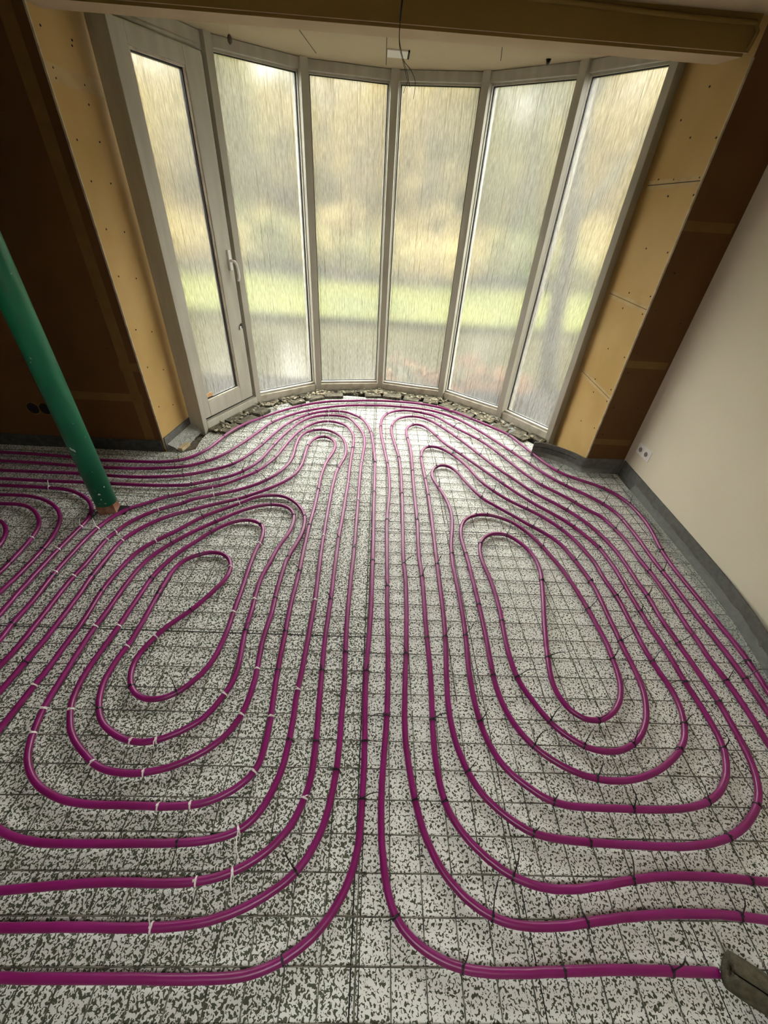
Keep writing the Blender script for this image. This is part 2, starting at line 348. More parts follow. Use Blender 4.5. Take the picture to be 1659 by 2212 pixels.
# ------------------------------------------------------------------ measured runs (plan coordinates; pipes in millimetres)
PIPES = {
'A': '-4061,2701 -4046,2701 -4026,2702 -4003,2702 -3979,2703 -3955,2704 -3931,2704 -3907,2705 -3883,2705 -3859,2706 -3835,2707 -3811,2707 -3787,2708 -3763,2708 -3739,2709 -3715,2710 -3691,2710 -3667,2711 -3643,2711 -3619,2712 -3595,2712 -3571,2713 -3547,2714 -3523,2714 -3499,2715 -3475,2715 -3451,2716 -3427,2717 -3403,2717 -3379,2718 -3355,2718 -3331,2719 -3307,2720 -3283,2720 -3259,2721 -3235,2721 -3210,2722 -3186,2723 -3162,2723 -3138,2724 -3114,2725 -3090,2725 -3066,2726 -3042,2727 -3018,2728 -2994,2728 -2970,2729 -2946,2729 -2922,2730 -2898,2730 -2874,2730 -2850,2730 -2826,2730 -2802,2730 -2778,2730 -2754,2730 -2730,2729 -2706,2729 -2682,2728 -2658,2727 -2634,2727 -2610,2726 -2586,2725 -2562,2723 -2538,2722 -2514,2720 -2490,2719 -2466,2717 -2442,2715 -2418,2713 -2394,2711 -2370,2708 -2346,2706 -2322,2704 -2299,2702 -2275,2699 -2251,2697 -2227,2694 -2203,2691 -2179,2689 -2155,2686 -2131,2684 -2107,2683 -2083,2681 -2059,2681 -2035,2680 -2011,2680 -1987,2680 -1963,2681 -1939,2681 -1915,2682 -1891,2682 -1867,2683 -1843,2684 -1819,2684 -1795,2685 -1771,2685 -1747,2686 -1723,2687 -1699,2689 -1675,2691 -1651,2694 -1628,2698 -1604,2702 -1581,2708 -1558,2714 -1535,2722 -1513,2731 -1492,2742 -1473,2756 -1455,2771 -1438,2789 -1423,2807 -1410,2827 -1397,2847 -1385,2868 -1374,2889 -1365,2911 -1356,2933 -1348,2956 -1340,2979 -1334,3002 -1328,3025 -1323,3049 -1318,3072 -1313,3096 -1308,3119 -1302,3142 -1295,3166 -1289,3189 -1281,3211 -1274,3234 -1266,3257 -1257,3279 -1248,3302 -1239,3324 -1228,3345 -1217,3367 -1205,3387 -1193,3408 -1180,3428 -1166,3447 -1151,3467 -1137,3486 -1122,3504 -1107,3523 -1091,3542 -1076,3560 -1061,3579 -1045,3597 -1030,3616 -1015,3634 -999,3653 -983,3671 -967,3689 -951,3707 -935,3724 -918,3741 -901,3758 -884,3775 -866,3791 -849,3808 -831,3823 -812,3839 -794,3854 -775,3869 -756,3884 -737,3898 -717,3912 -697,3925 -677,3938 -656,3950 -635,3962 -614,3974 -593,3985 -571,3995 -549,4006 -527,4015 -505,4024 -483,4032 -460,4040 -437,4046 -414,4052 -390,4057 -367,4062 -343,4066 -319,4070 -296,4075 -272,4079 -248,4084 -225,4089 -201,4093 -178,4098 -154,4102 -130,4106 -106,4109 -83,4112 -59,4114 -35,4117 -11,4119 13,4120 37,4121 61,4123 85,4124 109,4124 133,4125 157,4125 181,4125 205,4125 229,4125 253,4124 277,4123 301,4121 325,4120 349,4118 373,4116 397,4113 421,4110 444,4106 468,4102 492,4097 515,4091 538,4085 561,4078 584,4071 607,4063 629,4055 651,4046 673,4036 695,4026 716,4015 737,4003 758,3990 778,3977 797,3963 816,3948 834,3933 852,3917 870,3900 887,3884 905,3867 922,3850 939,3833 956,3816 973,3799 990,3782 1007,3765 1024,3748 1041,3731 1057,3714 1074,3697 1091,3679 1107,3662 1123,3644 1140,3627 1156,3609 1173,3592 1189,3574 1206,3557 1222,3539 1238,3522 1254,3503 1268,3484 1282,3465 1294,3444 1305,3423 1314,3401 1323,3378 1331,3356 1338,3333 1346,3310 1354,3287 1363,3265 1371,3243 1380,3220 1388,3198 1397,3175 1405,3153 1414,3130 1422,3108 1430,3085 1437,3062 1445,3039 1453,3017 1461,2994 1470,2972 1480,2950 1490,2928 1500,2906 1511,2885 1523,2864 1536,2844 1550,2824 1565,2806 1581,2788 1598,2771 1616,2756 1635,2741 1655,2728 1675,2715 1696,2702 1716,2690 1736,2677 1756,2663 1776,2650 1795,2635 1814,2620 1831,2604 1848,2587 1863,2568 1876,2548 1889,2528 1901,2507 1911,2486 1920,2464 1928,2441 1935,2418 1940,2395 1944,2371 1946,2347 1948,2323 1949,2299 1950,2275 1950,2251 1950,2227 1950,2203 1948,2179 1946,2155 1944,2131 1941,2108 1937,2084 1933,2060 1928,2037 1923,2013 1918,1990 1913,1966 1908,1943 1904,1919 1900,1895 1897,1872 1894,1848 1892,1824 1890,1800 1888,1776 1887,1752 1887,1728 1887,1704 1887,1680 1888,1656 1888,1632 1889,1608 1889,1584 1890,1560 1890,1536 1891,1512 1891,1488 1891,1464 1891,1440 1891,1416 1891,1392 1891,1367 1891,1343 1891,1319 1891,1295 1892,1271 1893,1247 1894,1223 1894,1199 1893,1175 1892,1151 1891,1127 1889,1103 1886,1080 1884,1056 1881,1032 1878,1008 1874,984 1871,960 1867,937 1864,913 1860,889 1856,866 1852,842 1848,818 1844,794 1841,771 1838,747 1836,723 1835,699 1836,675 1837,651 1840,627 1844,604 1848,580 1851,556 1853,532 1854,508 1855,484 1856,460 1856,436 1855,412 1855,388 1855,364 1854,340 1854,316 1853,292 1853,268 1852,244 1851,220 1850,196 1849,172 1849,148 1847,124 1846,100 1845,76 1844,52 1843,28 1842,4 1841,-20 1840,-44 1839,-68 1838,-92 1837,-116 1836,-140 1835,-164 1834,-188 1833,-212 1832,-236 1832,-260 1831,-284 1830,-308 1829,-332 1829,-356 1828,-380 1827,-404 1826,-428 1826,-452 1825,-476 1824,-500 1824,-524 1823,-548 1822,-572 1822,-596 1821,-620 1821,-644 1820,-668 1819,-692 1819,-716 1818,-740 1817,-764 1817,-788 1816,-812 1815,-836 1815,-859 1814,-879 1814,-894',
'B': '-3971,2621 -3956,2621 -3936,2621 -3913,2621 -3889,2621 -3865,2620 -3841,2620 -3817,2620 -3793,2620 -3769,2619 -3745,2619 -3721,2619 -3697,2619 -3673,2618 -3649,2618 -3625,2618 -3601,2617 -3577,2617 -3553,2617 -3529,2617 -3505,2616 -3481,2616 -3457,2616 -3433,2616 -3408,2615 -3384,2615 -3360,2615 -3336,2615 -3312,2614 -3288,2614 -3264,2614 -3240,2614 -3216,2613 -3192,2613 -3168,2613 -3144,2613 -3120,2612 -3096,2612 -3072,2612 -3048,2612 -3024,2611 -3000,2611 -2976,2611 -2952,2611 -2928,2611 -2903,2610 -2879,2610 -2855,2610 -2831,2609 -2807,2609 -2783,2609 -2759,2608 -2735,2608 -2711,2608 -2687,2607 -2663,2607 -2639,2607 -2615,2606 -2591,2606 -2567,2605 -2543,2604 -2519,2603 -2495,2602 -2471,2601 -2447,2600 -2423,2598 -2399,2596 -2375,2594 -2351,2593 -2327,2591 -2303,2589 -2279,2588 -2255,2586 -2231,2585 -2207,2584 -2183,2583 -2159,2583 -2135,2583 -2111,2582 -2087,2582 -2062,2582 -2038,2582 -2014,2582 -1990,2581 -1966,2581 -1942,2581 -1918,2581 -1894,2581 -1870,2581 -1846,2582 -1822,2582 -1798,2583 -1774,2585 -1750,2587 -1726,2589 -1702,2592 -1678,2595 -1655,2598 -1631,2602 -1607,2606 -1583,2609 -1559,2613 -1536,2617 -1512,2622 -1489,2627 -1466,2634 -1443,2641 -1421,2651 -1400,2662 -1379,2674 -1360,2688 -1341,2702 -1322,2717 -1304,2733 -1287,2750 -1270,2767 -1254,2785 -1239,2804 -1225,2823 -1212,2843 -1199,2864 -1187,2885 -1176,2906 -1166,2928 -1156,2949 -1146,2971 -1136,2994 -1127,3016 -1118,3038 -1109,3060 -1100,3083 -1092,3105 -1083,3128 -1075,3150 -1067,3173 -1059,3196 -1051,3218 -1043,3241 -1035,3263 -1027,3286 -1019,3309 -1012,3332 -1005,3355 -997,3378 -989,3400 -980,3423 -971,3445 -960,3466 -949,3487 -936,3508 -923,3528 -909,3548 -895,3567 -880,3586 -865,3605 -849,3623 -833,3640 -816,3658 -799,3675 -782,3691 -764,3707 -745,3722 -726,3737 -707,3752 -688,3766 -668,3779 -648,3793 -628,3806 -607,3818 -586,3830 -565,3842 -544,3853 -522,3864 -501,3874 -479,3884 -457,3894 -435,3904 -413,3913 -390,3921 -368,3930 -345,3937 -322,3944 -299,3951 -276,3957 -252,3962 -229,3967 -205,3972 -181,3976 -158,3979 -134,3982 -110,3985 -86,3987 -62,3990 -38,3992 -14,3993 10,3995 34,3996 58,3997 82,3998 106,3998 130,3999 154,3999 178,3999 202,3998 226,3998 250,3997 274,3996 298,3994 322,3992 346,3990 370,3988 394,3985 418,3982 442,3978 465,3974 489,3968 512,3962 535,3955 558,3948 580,3939 602,3929 624,3919 645,3908 666,3896 686,3884 707,3870 726,3857 745,3842 764,3827 783,3812 800,3796 818,3779 835,3762 851,3744 867,3726 882,3708 897,3689 911,3669 925,3650 939,3630 953,3610 966,3590 979,3570 993,3550 1006,3530 1019,3510 1032,3490 1044,3469 1057,3449 1069,3428 1081,3407 1093,3386 1105,3365 1117,3344 1128,3323 1140,3302 1151,3281 1162,3260 1174,3238 1185,3217 1196,3196 1208,3175 1220,3154 1232,3133 1244,3112 1255,3091 1266,3070 1277,3049 1288,3027 1299,3006 1310,2984 1321,2963 1332,2941 1343,2920 1354,2899 1365,2877 1376,2856 1387,2834 1398,2813 1410,2792 1422,2771 1434,2751 1448,2731 1461,2711 1475,2691 1489,2672 1504,2653 1519,2634 1534,2616 1551,2598 1567,2581 1584,2564 1601,2547 1618,2530 1635,2513 1651,2495 1668,2477 1683,2459 1698,2440 1713,2421 1726,2401 1738,2381 1750,2359 1760,2338 1769,2316 1777,2293 1784,2270 1789,2247 1792,2223 1794,2199 1795,2175 1796,2151 1797,2127 1798,2103 1799,2079 1799,2055 1800,2031 1800,2007 1800,1983 1799,1959 1798,1935 1797,1911 1796,1887 1795,1863 1795,1839 1795,1815 1795,1791 1796,1767 1797,1743 1798,1719 1799,1695 1800,1671 1801,1646 1801,1622 1801,1598 1801,1574 1801,1550 1801,1526 1801,1502 1801,1478 1801,1454 1801,1430 1801,1406 1801,1382 1801,1358 1802,1334 1803,1310 1804,1286 1805,1262 1806,1238 1807,1214 1808,1190 1809,1166 1809,1142 1809,1118 1808,1094 1808,1070 1807,1046 1806,1021 1805,997 1803,973 1801,950 1799,926 1797,902 1795,878 1792,854 1790,830 1787,806 1784,782 1781,758 1779,734 1776,710 1773,687 1770,663 1767,639 1764,615 1760,591 1756,568 1751,544 1745,521 1739,498 1731,475 1723,452 1714,430 1704,408 1693,387 1682,366 1670,348 1660,333',
'C': '-3867,2485 -3852,2485 -3832,2485 -3809,2485 -3785,2484 -3761,2484 -3737,2484 -3713,2484 -3689,2484 -3665,2484 -3641,2484 -3617,2484 -3593,2484 -3569,2484 -3545,2484 -3521,2484 -3497,2484 -3473,2484 -3449,2484 -3425,2484 -3400,2484 -3376,2484 -3352,2484 -3328,2484 -3304,2484 -3280,2484 -3256,2484 -3232,2484 -3208,2484 -3184,2484 -3160,2483 -3136,2483 -3112,2483 -3088,2483 -3064,2483 -3040,2483 -3016,2483 -2992,2483 -2968,2483 -2944,2483 -2920,2483 -2896,2483 -2871,2483 -2847,2483 -2823,2483 -2799,2483 -2775,2483 -2751,2483 -2727,2483 -2703,2483 -2679,2483 -2655,2483 -2631,2483 -2607,2483 -2583,2483 -2559,2483 -2535,2483 -2511,2483 -2487,2483 -2463,2484 -2439,2484 -2415,2484 -2391,2484 -2367,2484 -2343,2484 -2318,2484 -2294,2485 -2270,2485 -2246,2485 -2222,2485 -2198,2485 -2174,2485 -2150,2485 -2126,2484 -2102,2483 -2078,2482 -2054,2481 -2030,2480 -2006,2479 -1982,2478 -1958,2477 -1934,2476 -1910,2475 -1886,2474 -1862,2473 -1838,2472 -1814,2471 -1790,2471 -1766,2471 -1742,2471 -1718,2472 -1694,2473 -1670,2474 -1646,2476 -1622,2478 -1598,2481 -1574,2485 -1550,2488 -1527,2492 -1503,2496 -1479,2501 -1456,2506 -1433,2512 -1410,2519 -1387,2527 -1365,2535 -1343,2545 -1321,2556 -1300,2568 -1280,2580 -1259,2592 -1238,2605 -1218,2617 -1198,2630 -1178,2643 -1158,2657 -1139,2672 -1121,2687 -1104,2704 -1088,2722 -1074,2741 -1061,2761 -1049,2782 -1037,2803 -1027,2825 -1017,2847 -1007,2869 -998,2891 -989,2913 -980,2935 -971,2958 -964,2981 -956,3004 -949,3027 -942,3050 -936,3073 -929,3096 -923,3119 -917,3142 -911,3166 -905,3189 -899,3212 -892,3235 -885,3258 -878,3281 -871,3304 -864,3327 -856,3350 -848,3373 -840,3395 -831,3418 -822,3440 -811,3461 -801,3483 -790,3504 -778,3525 -766,3546 -753,3566 -739,3586 -725,3606 -710,3624 -695,3643 -678,3660 -661,3677 -644,3693 -625,3708 -606,3723 -587,3737 -567,3750 -546,3762 -524,3773 -502,3782 -480,3789 -456,3795 -433,3799 -409,3801 -385,3802 -361,3802 -337,3801 -314,3798 -291,3793 -269,3785 -249,3773 -229,3760 -210,3746 -191,3731 -172,3716 -154,3700 -138,3683 -123,3664 -110,3644 -99,3623 -89,3601 -80,3579 -71,3557 -63,3534 -56,3511 -49,3488 -43,3465 -37,3442 -32,3418 -27,3395 -23,3371 -20,3347 -16,3323 -13,3300 -10,3276 -8,3252 -6,3228 -3,3204 -1,3180 1,3156 3,3132 5,3108 7,3084 9,3060 11,3036 12,3012 14,2988 16,2964 17,2940 18,2916 20,2892 21,2868 22,2844 22,2820 23,2796 23,2772 23,2748 24,2724 24,2700 24,2676 24,2652 24,2628 24,2604 24,2580 24,2556 24,2532 24,2508 24,2483 24,2459 24,2435 24,2411 24,2387 24,2363 24,2339 24,2315 23,2291 23,2267 23,2243 24,2219 24,2195 24,2171 24,2147 25,2123 25,2099 26,2075 26,2051 26,2027 27,2003 27,1979 27,1955 27,1931 28,1906 28,1882 28,1858 28,1834 28,1810 28,1786 28,1762 28,1738 28,1714 28,1690 28,1666 28,1642 27,1618 27,1594 27,1570 27,1546 27,1522 27,1498 27,1474 27,1450 27,1426 27,1402 27,1377 26,1353 26,1329 26,1305 25,1281 24,1257 23,1233 22,1209 21,1185 20,1161 19,1137 17,1113 16,1089 15,1065 15,1041 14,1017 13,993 13,969 13,945 12,921 12,897 13,873 13,849 14,825 14,801 15,777 15,753 16,729 17,705 17,681 17,657 18,632 18,608 17,584 17,560 16,536 15,512 15,488 14,464 13,440 12,416 10,392 7,369 2,345 -4,322 -12,300 -21,278 -32,256 -45,236 -59,217 -74,199 -91,182 -109,166 -129,152 -149,139 -170,128 -191,117 -214,108 -236,101 -259,95 -283,90 -307,87 -331,85 -354,84 -379,83 -403,83 -427,82 -451,82 -475,82 -499,82 -523,82 -547,83 -571,83 -595,83 -619,83 -643,83 -667,83 -691,83 -715,83 -739,83 -763,83 -787,83 -811,83 -835,83 -859,83 -883,83 -907,84 -932,84 -956,84 -980,84 -1004,84 -1028,84 -1052,85 -1076,85 -1100,86 -1124,86 -1148,87 -1172,88 -1196,90 -1220,92 -1244,94 -1268,97 -1291,100 -1315,104 -1339,109 -1362,114 -1385,120 -1409,126 -1431,134 -1454,143 -1475,152 -1497,163 -1517,176 -1537,189 -1556,204 -1573,220 -1589,236 -1602,252 -1612,263',
'D': '-3778,2360 -3763,2360 -3743,2361 -3720,2361 -3696,2361 -3672,2362 -3648,2362 -3624,2362 -3600,2363 -3576,2363 -3552,2364 -3528,2364 -3504,2364 -3480,2365 -3456,2365 -3432,2365 -3408,2366 -3384,2366 -3360,2367 -3336,2367 -3312,2367 -3288,2368 -3263,2368 -3239,2368 -3215,2369 -3191,2369 -3167,2369 -3143,2370 -3119,2370 -3095,2371 -3071,2371 -3047,2371 -3023,2372 -2999,2372 -2975,2372 -2951,2373 -2927,2373 -2903,2374 -2879,2374 -2855,2374 -2831,2375 -2806,2375 -2782,2376 -2758,2376 -2734,2377 -2710,2377 -2686,2377 -2662,2378 -2638,2378 -2614,2378 -2590,2378 -2566,2378 -2542,2378 -2518,2377 -2494,2377 -2470,2377 -2446,2376 -2422,2376 -2398,2376 -2374,2375 -2349,2375 -2325,2375 -2301,2375 -2277,2375 -2253,2375 -2229,2375 -2205,2375 -2181,2375 -2157,2375 -2133,2375 -2109,2376 -2085,2376 -2061,2376 -2037,2376 -2013,2376 -1989,2376 -1965,2376 -1941,2376 -1917,2376 -1892,2376 -1868,2376 -1844,2375 -1820,2375 -1796,2374 -1772,2374 -1748,2373 -1724,2373 -1700,2373 -1676,2373 -1652,2373 -1628,2373 -1604,2374 -1580,2375 -1556,2376 -1532,2377 -1508,2378 -1484,2380 -1460,2382 -1436,2384 -1412,2386 -1388,2389 -1364,2392 -1341,2397 -1318,2403 -1295,2411 -1273,2421 -1252,2431 -1230,2442 -1209,2453 -1188,2465 -1167,2477 -1146,2488 -1125,2500 -1104,2513 -1084,2526 -1065,2540 -1046,2555 -1029,2571 -1012,2589 -997,2607 -982,2626 -968,2646 -955,2666 -943,2687 -932,2708 -922,2730 -913,2752 -904,2774 -897,2797 -890,2820 -885,2844 -880,2867 -875,2891 -870,2914 -866,2938 -861,2961 -857,2985 -852,3009 -847,3032 -842,3056 -837,3079 -831,3103 -826,3126 -820,3149 -814,3173 -808,3196 -802,3219 -795,3242 -789,3265 -782,3288 -774,3311 -767,3334 -759,3357 -751,3380 -743,3402 -735,3425 -727,3448 -718,3470 -708,3492 -698,3514 -686,3535 -673,3555 -659,3574 -644,3592 -627,3609 -609,3626 -591,3640 -571,3654 -550,3666 -528,3675 -506,3683 -483,3690 -459,3694 -436,3697 -412,3699 -388,3700 -364,3699 -340,3697 -317,3692 -294,3685 -273,3675 -254,3662 -237,3646 -222,3627 -209,3607 -197,3587 -186,3565 -176,3544 -166,3522 -156,3500 -146,3478 -137,3456 -127,3434 -119,3411 -111,3389 -103,3366 -97,3342 -92,3319 -87,3296 -83,3272 -80,3248 -77,3224 -75,3200 -74,3176 -73,3152 -73,3128 -73,3104 -74,3080 -75,3056 -76,3032 -77,3008 -79,2984 -80,2960 -81,2936 -83,2912 -84,2888 -85,2864 -86,2840 -87,2816 -88,2792 -89,2768 -89,2744 -89,2720 -90,2696 -90,2671 -90,2647 -90,2623 -90,2599 -90,2575 -90,2551 -90,2527 -90,2503 -90,2479 -90,2455 -90,2431 -89,2407 -89,2383 -89,2359 -89,2335 -89,2311 -89,2287 -88,2263 -88,2239 -88,2214 -88,2190 -88,2166 -88,2142 -88,2118 -88,2094 -88,2070 -88,2046 -88,2022 -88,1998 -88,1974 -87,1950 -87,1926 -87,1902 -87,1878 -87,1854 -88,1830 -88,1806 -88,1781 -88,1757 -89,1733 -89,1709 -90,1685 -90,1661 -91,1637 -91,1613 -92,1589 -92,1565 -92,1541 -93,1517 -93,1493 -93,1469 -93,1445 -94,1421 -94,1397 -94,1373 -94,1349 -94,1325 -94,1300 -94,1276 -93,1252 -93,1228 -92,1204 -92,1180 -91,1156 -90,1132 -89,1108 -88,1084 -87,1060 -86,1036 -85,1012 -84,988 -83,964 -82,940 -82,916 -82,892 -81,868 -81,844 -82,820 -82,796 -82,772 -82,747 -81,723 -81,699 -81,675 -82,651 -83,627 -84,603 -86,579 -89,555 -91,531 -95,508 -99,484 -104,461 -110,437 -117,415 -126,392 -137,371 -149,350 -162,331 -178,312 -195,296 -213,281 -233,268 -254,256 -275,244 -297,234 -319,224 -341,216 -364,208 -387,202 -410,196 -434,191 -457,188 -481,185 -505,183 -529,181 -553,180 -577,179 -601,179 -625,178 -649,178 -673,178 -698,178 -722,179 -746,179 -770,179 -794,179 -818,179 -842,179 -866,178 -890,178 -914,178 -938,177 -962,177 -986,177 -1010,177 -1034,176 -1058,176 -1082,176 -1106,176 -1130,176 -1155,177 -1179,177 -1203,179 -1226,181 -1250,185 -1274,189 -1297,195 -1320,201 -1343,209 -1365,218 -1386,229 -1407,241 -1427,254 -1446,269 -1463,284 -1479,300 -1491,313',
'E': '-1627,287 -1634,301 -1642,319 -1651,340 -1660,362 -1667,385 -1673,408 -1678,431 -1683,455 -1686,479 -1689,503 -1692,527 -1694,551 -1695,575 -1696,599 -1697,623 -1697,647 -1697,671 -1697,695 -1696,719 -1696,743 -1695,767 -1694,791 -1693,815 -1691,839 -1690,863 -1688,887 -1687,911 -1685,935 -1683,959 -1681,983 -1679,1007 -1678,1031 -1676,1055 -1676,1079 -1676,1103 -1678,1127 -1680,1151 -1683,1174 -1684,1198 -1684,1222 -1683,1246 -1682,1270 -1682,1294 -1681,1318 -1682,1342 -1683,1366 -1685,1390 -1687,1414 -1689,1438 -1691,1462 -1693,1486 -1694,1510 -1695,1534 -1695,1558 -1695,1582 -1695,1606 -1695,1630 -1694,1654 -1694,1678 -1694,1703 -1694,1727 -1693,1751 -1692,1775 -1690,1799 -1688,1823 -1686,1846 -1682,1870 -1678,1894 -1673,1917 -1668,1941 -1661,1964 -1653,1986 -1644,2009 -1634,2030 -1623,2051 -1610,2071 -1595,2090 -1579,2107 -1561,2123 -1542,2138 -1523,2153 -1504,2167 -1485,2182 -1467,2198 -1449,2213 -1430,2229 -1411,2243 -1391,2255 -1369,2265 -1347,2275 -1326,2284 -1305,2296 -1286,2309 -1268,2324 -1249,2338 -1229,2350 -1207,2360 -1185,2370 -1163,2379 -1141,2389 -1120,2399 -1099,2411 -1079,2425 -1060,2439 -1042,2455 -1025,2472 -1008,2488 -991,2505 -973,2522 -956,2539 -939,2556 -923,2573 -907,2591 -893,2611 -879,2631 -867,2651 -856,2672 -845,2694 -835,2716 -826,2738 -817,2760 -809,2783 -801,2805 -793,2828 -786,2851 -780,2874 -775,2898 -769,2921 -765,2945 -761,2969 -756,2992 -752,3016 -748,3040 -744,3063 -739,3087 -734,3110 -729,3134 -724,3157 -718,3181 -712,3204 -706,3227 -700,3250 -692,3273 -684,3296 -676,3319 -667,3341 -658,3363 -647,3385 -636,3406 -624,3427 -611,3446 -596,3465 -581,3483 -564,3500 -545,3516 -526,3530 -505,3542 -484,3551 -461,3558 -438,3562 -415,3563 -392,3559 -369,3553 -347,3545 -325,3534 -305,3522 -285,3509 -267,3493 -252,3475 -239,3455 -228,3434 -219,3412 -210,3390 -203,3367 -196,3344 -190,3321 -184,3297 -180,3274 -176,3250 -174,3226 -172,3202 -172,3178 -171,3154 -171,3130 -171,3106 -171,3082 -171,3058 -172,3034 -172,3010 -173,2986 -173,2962 -174,2938 -175,2914 -176,2890 -176,2866 -177,2842 -177,2818 -177,2794 -177,2770 -177,2745 -177,2721 -177,2697 -177,2673 -176,2649 -176,2625 -176,2601 -175,2577 -175,2553 -175,2529 -175,2505 -176,2481 -176,2457 -177,2433 -177,2409 -178,2385 -179,2361 -179,2337 -180,2313 -180,2289 -181,2265 -181,2241 -182,2216 -182,2192 -183,2168 -184,2144 -184,2120 -185,2096 -185,2072 -186,2048 -187,2024 -188,2000 -189,1976 -190,1952 -191,1928 -191,1904 -192,1880 -192,1856 -192,1832 -191,1808 -191,1784 -191,1760 -191,1736 -191,1712 -191,1688 -191,1664 -191,1640 -191,1615 -191,1591 -191,1567 -191,1543 -190,1519 -190,1495 -190,1471 -190,1447 -190,1423 -190,1399 -190,1375 -190,1351 -191,1327 -191,1303 -191,1279 -191,1255 -192,1231 -192,1207 -192,1183 -192,1159 -191,1135 -191,1110 -190,1086 -189,1062 -189,1038 -188,1014 -187,990 -186,966 -185,942 -184,918 -183,894 -182,870 -181,846 -180,822 -179,798 -177,774 -176,750 -175,726 -174,702 -173,678 -173,654 -173,630 -173,606 -175,582 -177,558 -181,535 -187,511 -194,488 -202,466 -212,444 -223,423 -237,404 -253,386 -270,369 -288,354 -308,340 -328,328 -349,317 -371,307 -394,299 -416,292 -440,286 -463,282 -487,279 -511,277 -535,275 -559,275 -583,274 -607,274 -631,274 -655,275 -679,275 -703,275 -727,275 -751,275 -775,274 -799,273 -823,272 -847,270 -871,268 -895,267 -919,265 -943,263 -967,261 -991,259 -1015,257 -1039,255 -1063,253 -1087,251 -1111,249 -1135,247 -1159,245 -1183,244 -1207,243 -1231,244 -1255,246 -1278,251 -1301,257 -1323,266 -1345,276 -1365,288 -1385,302 -1404,316 -1422,332 -1439,347 -1453,362 -1463,373',
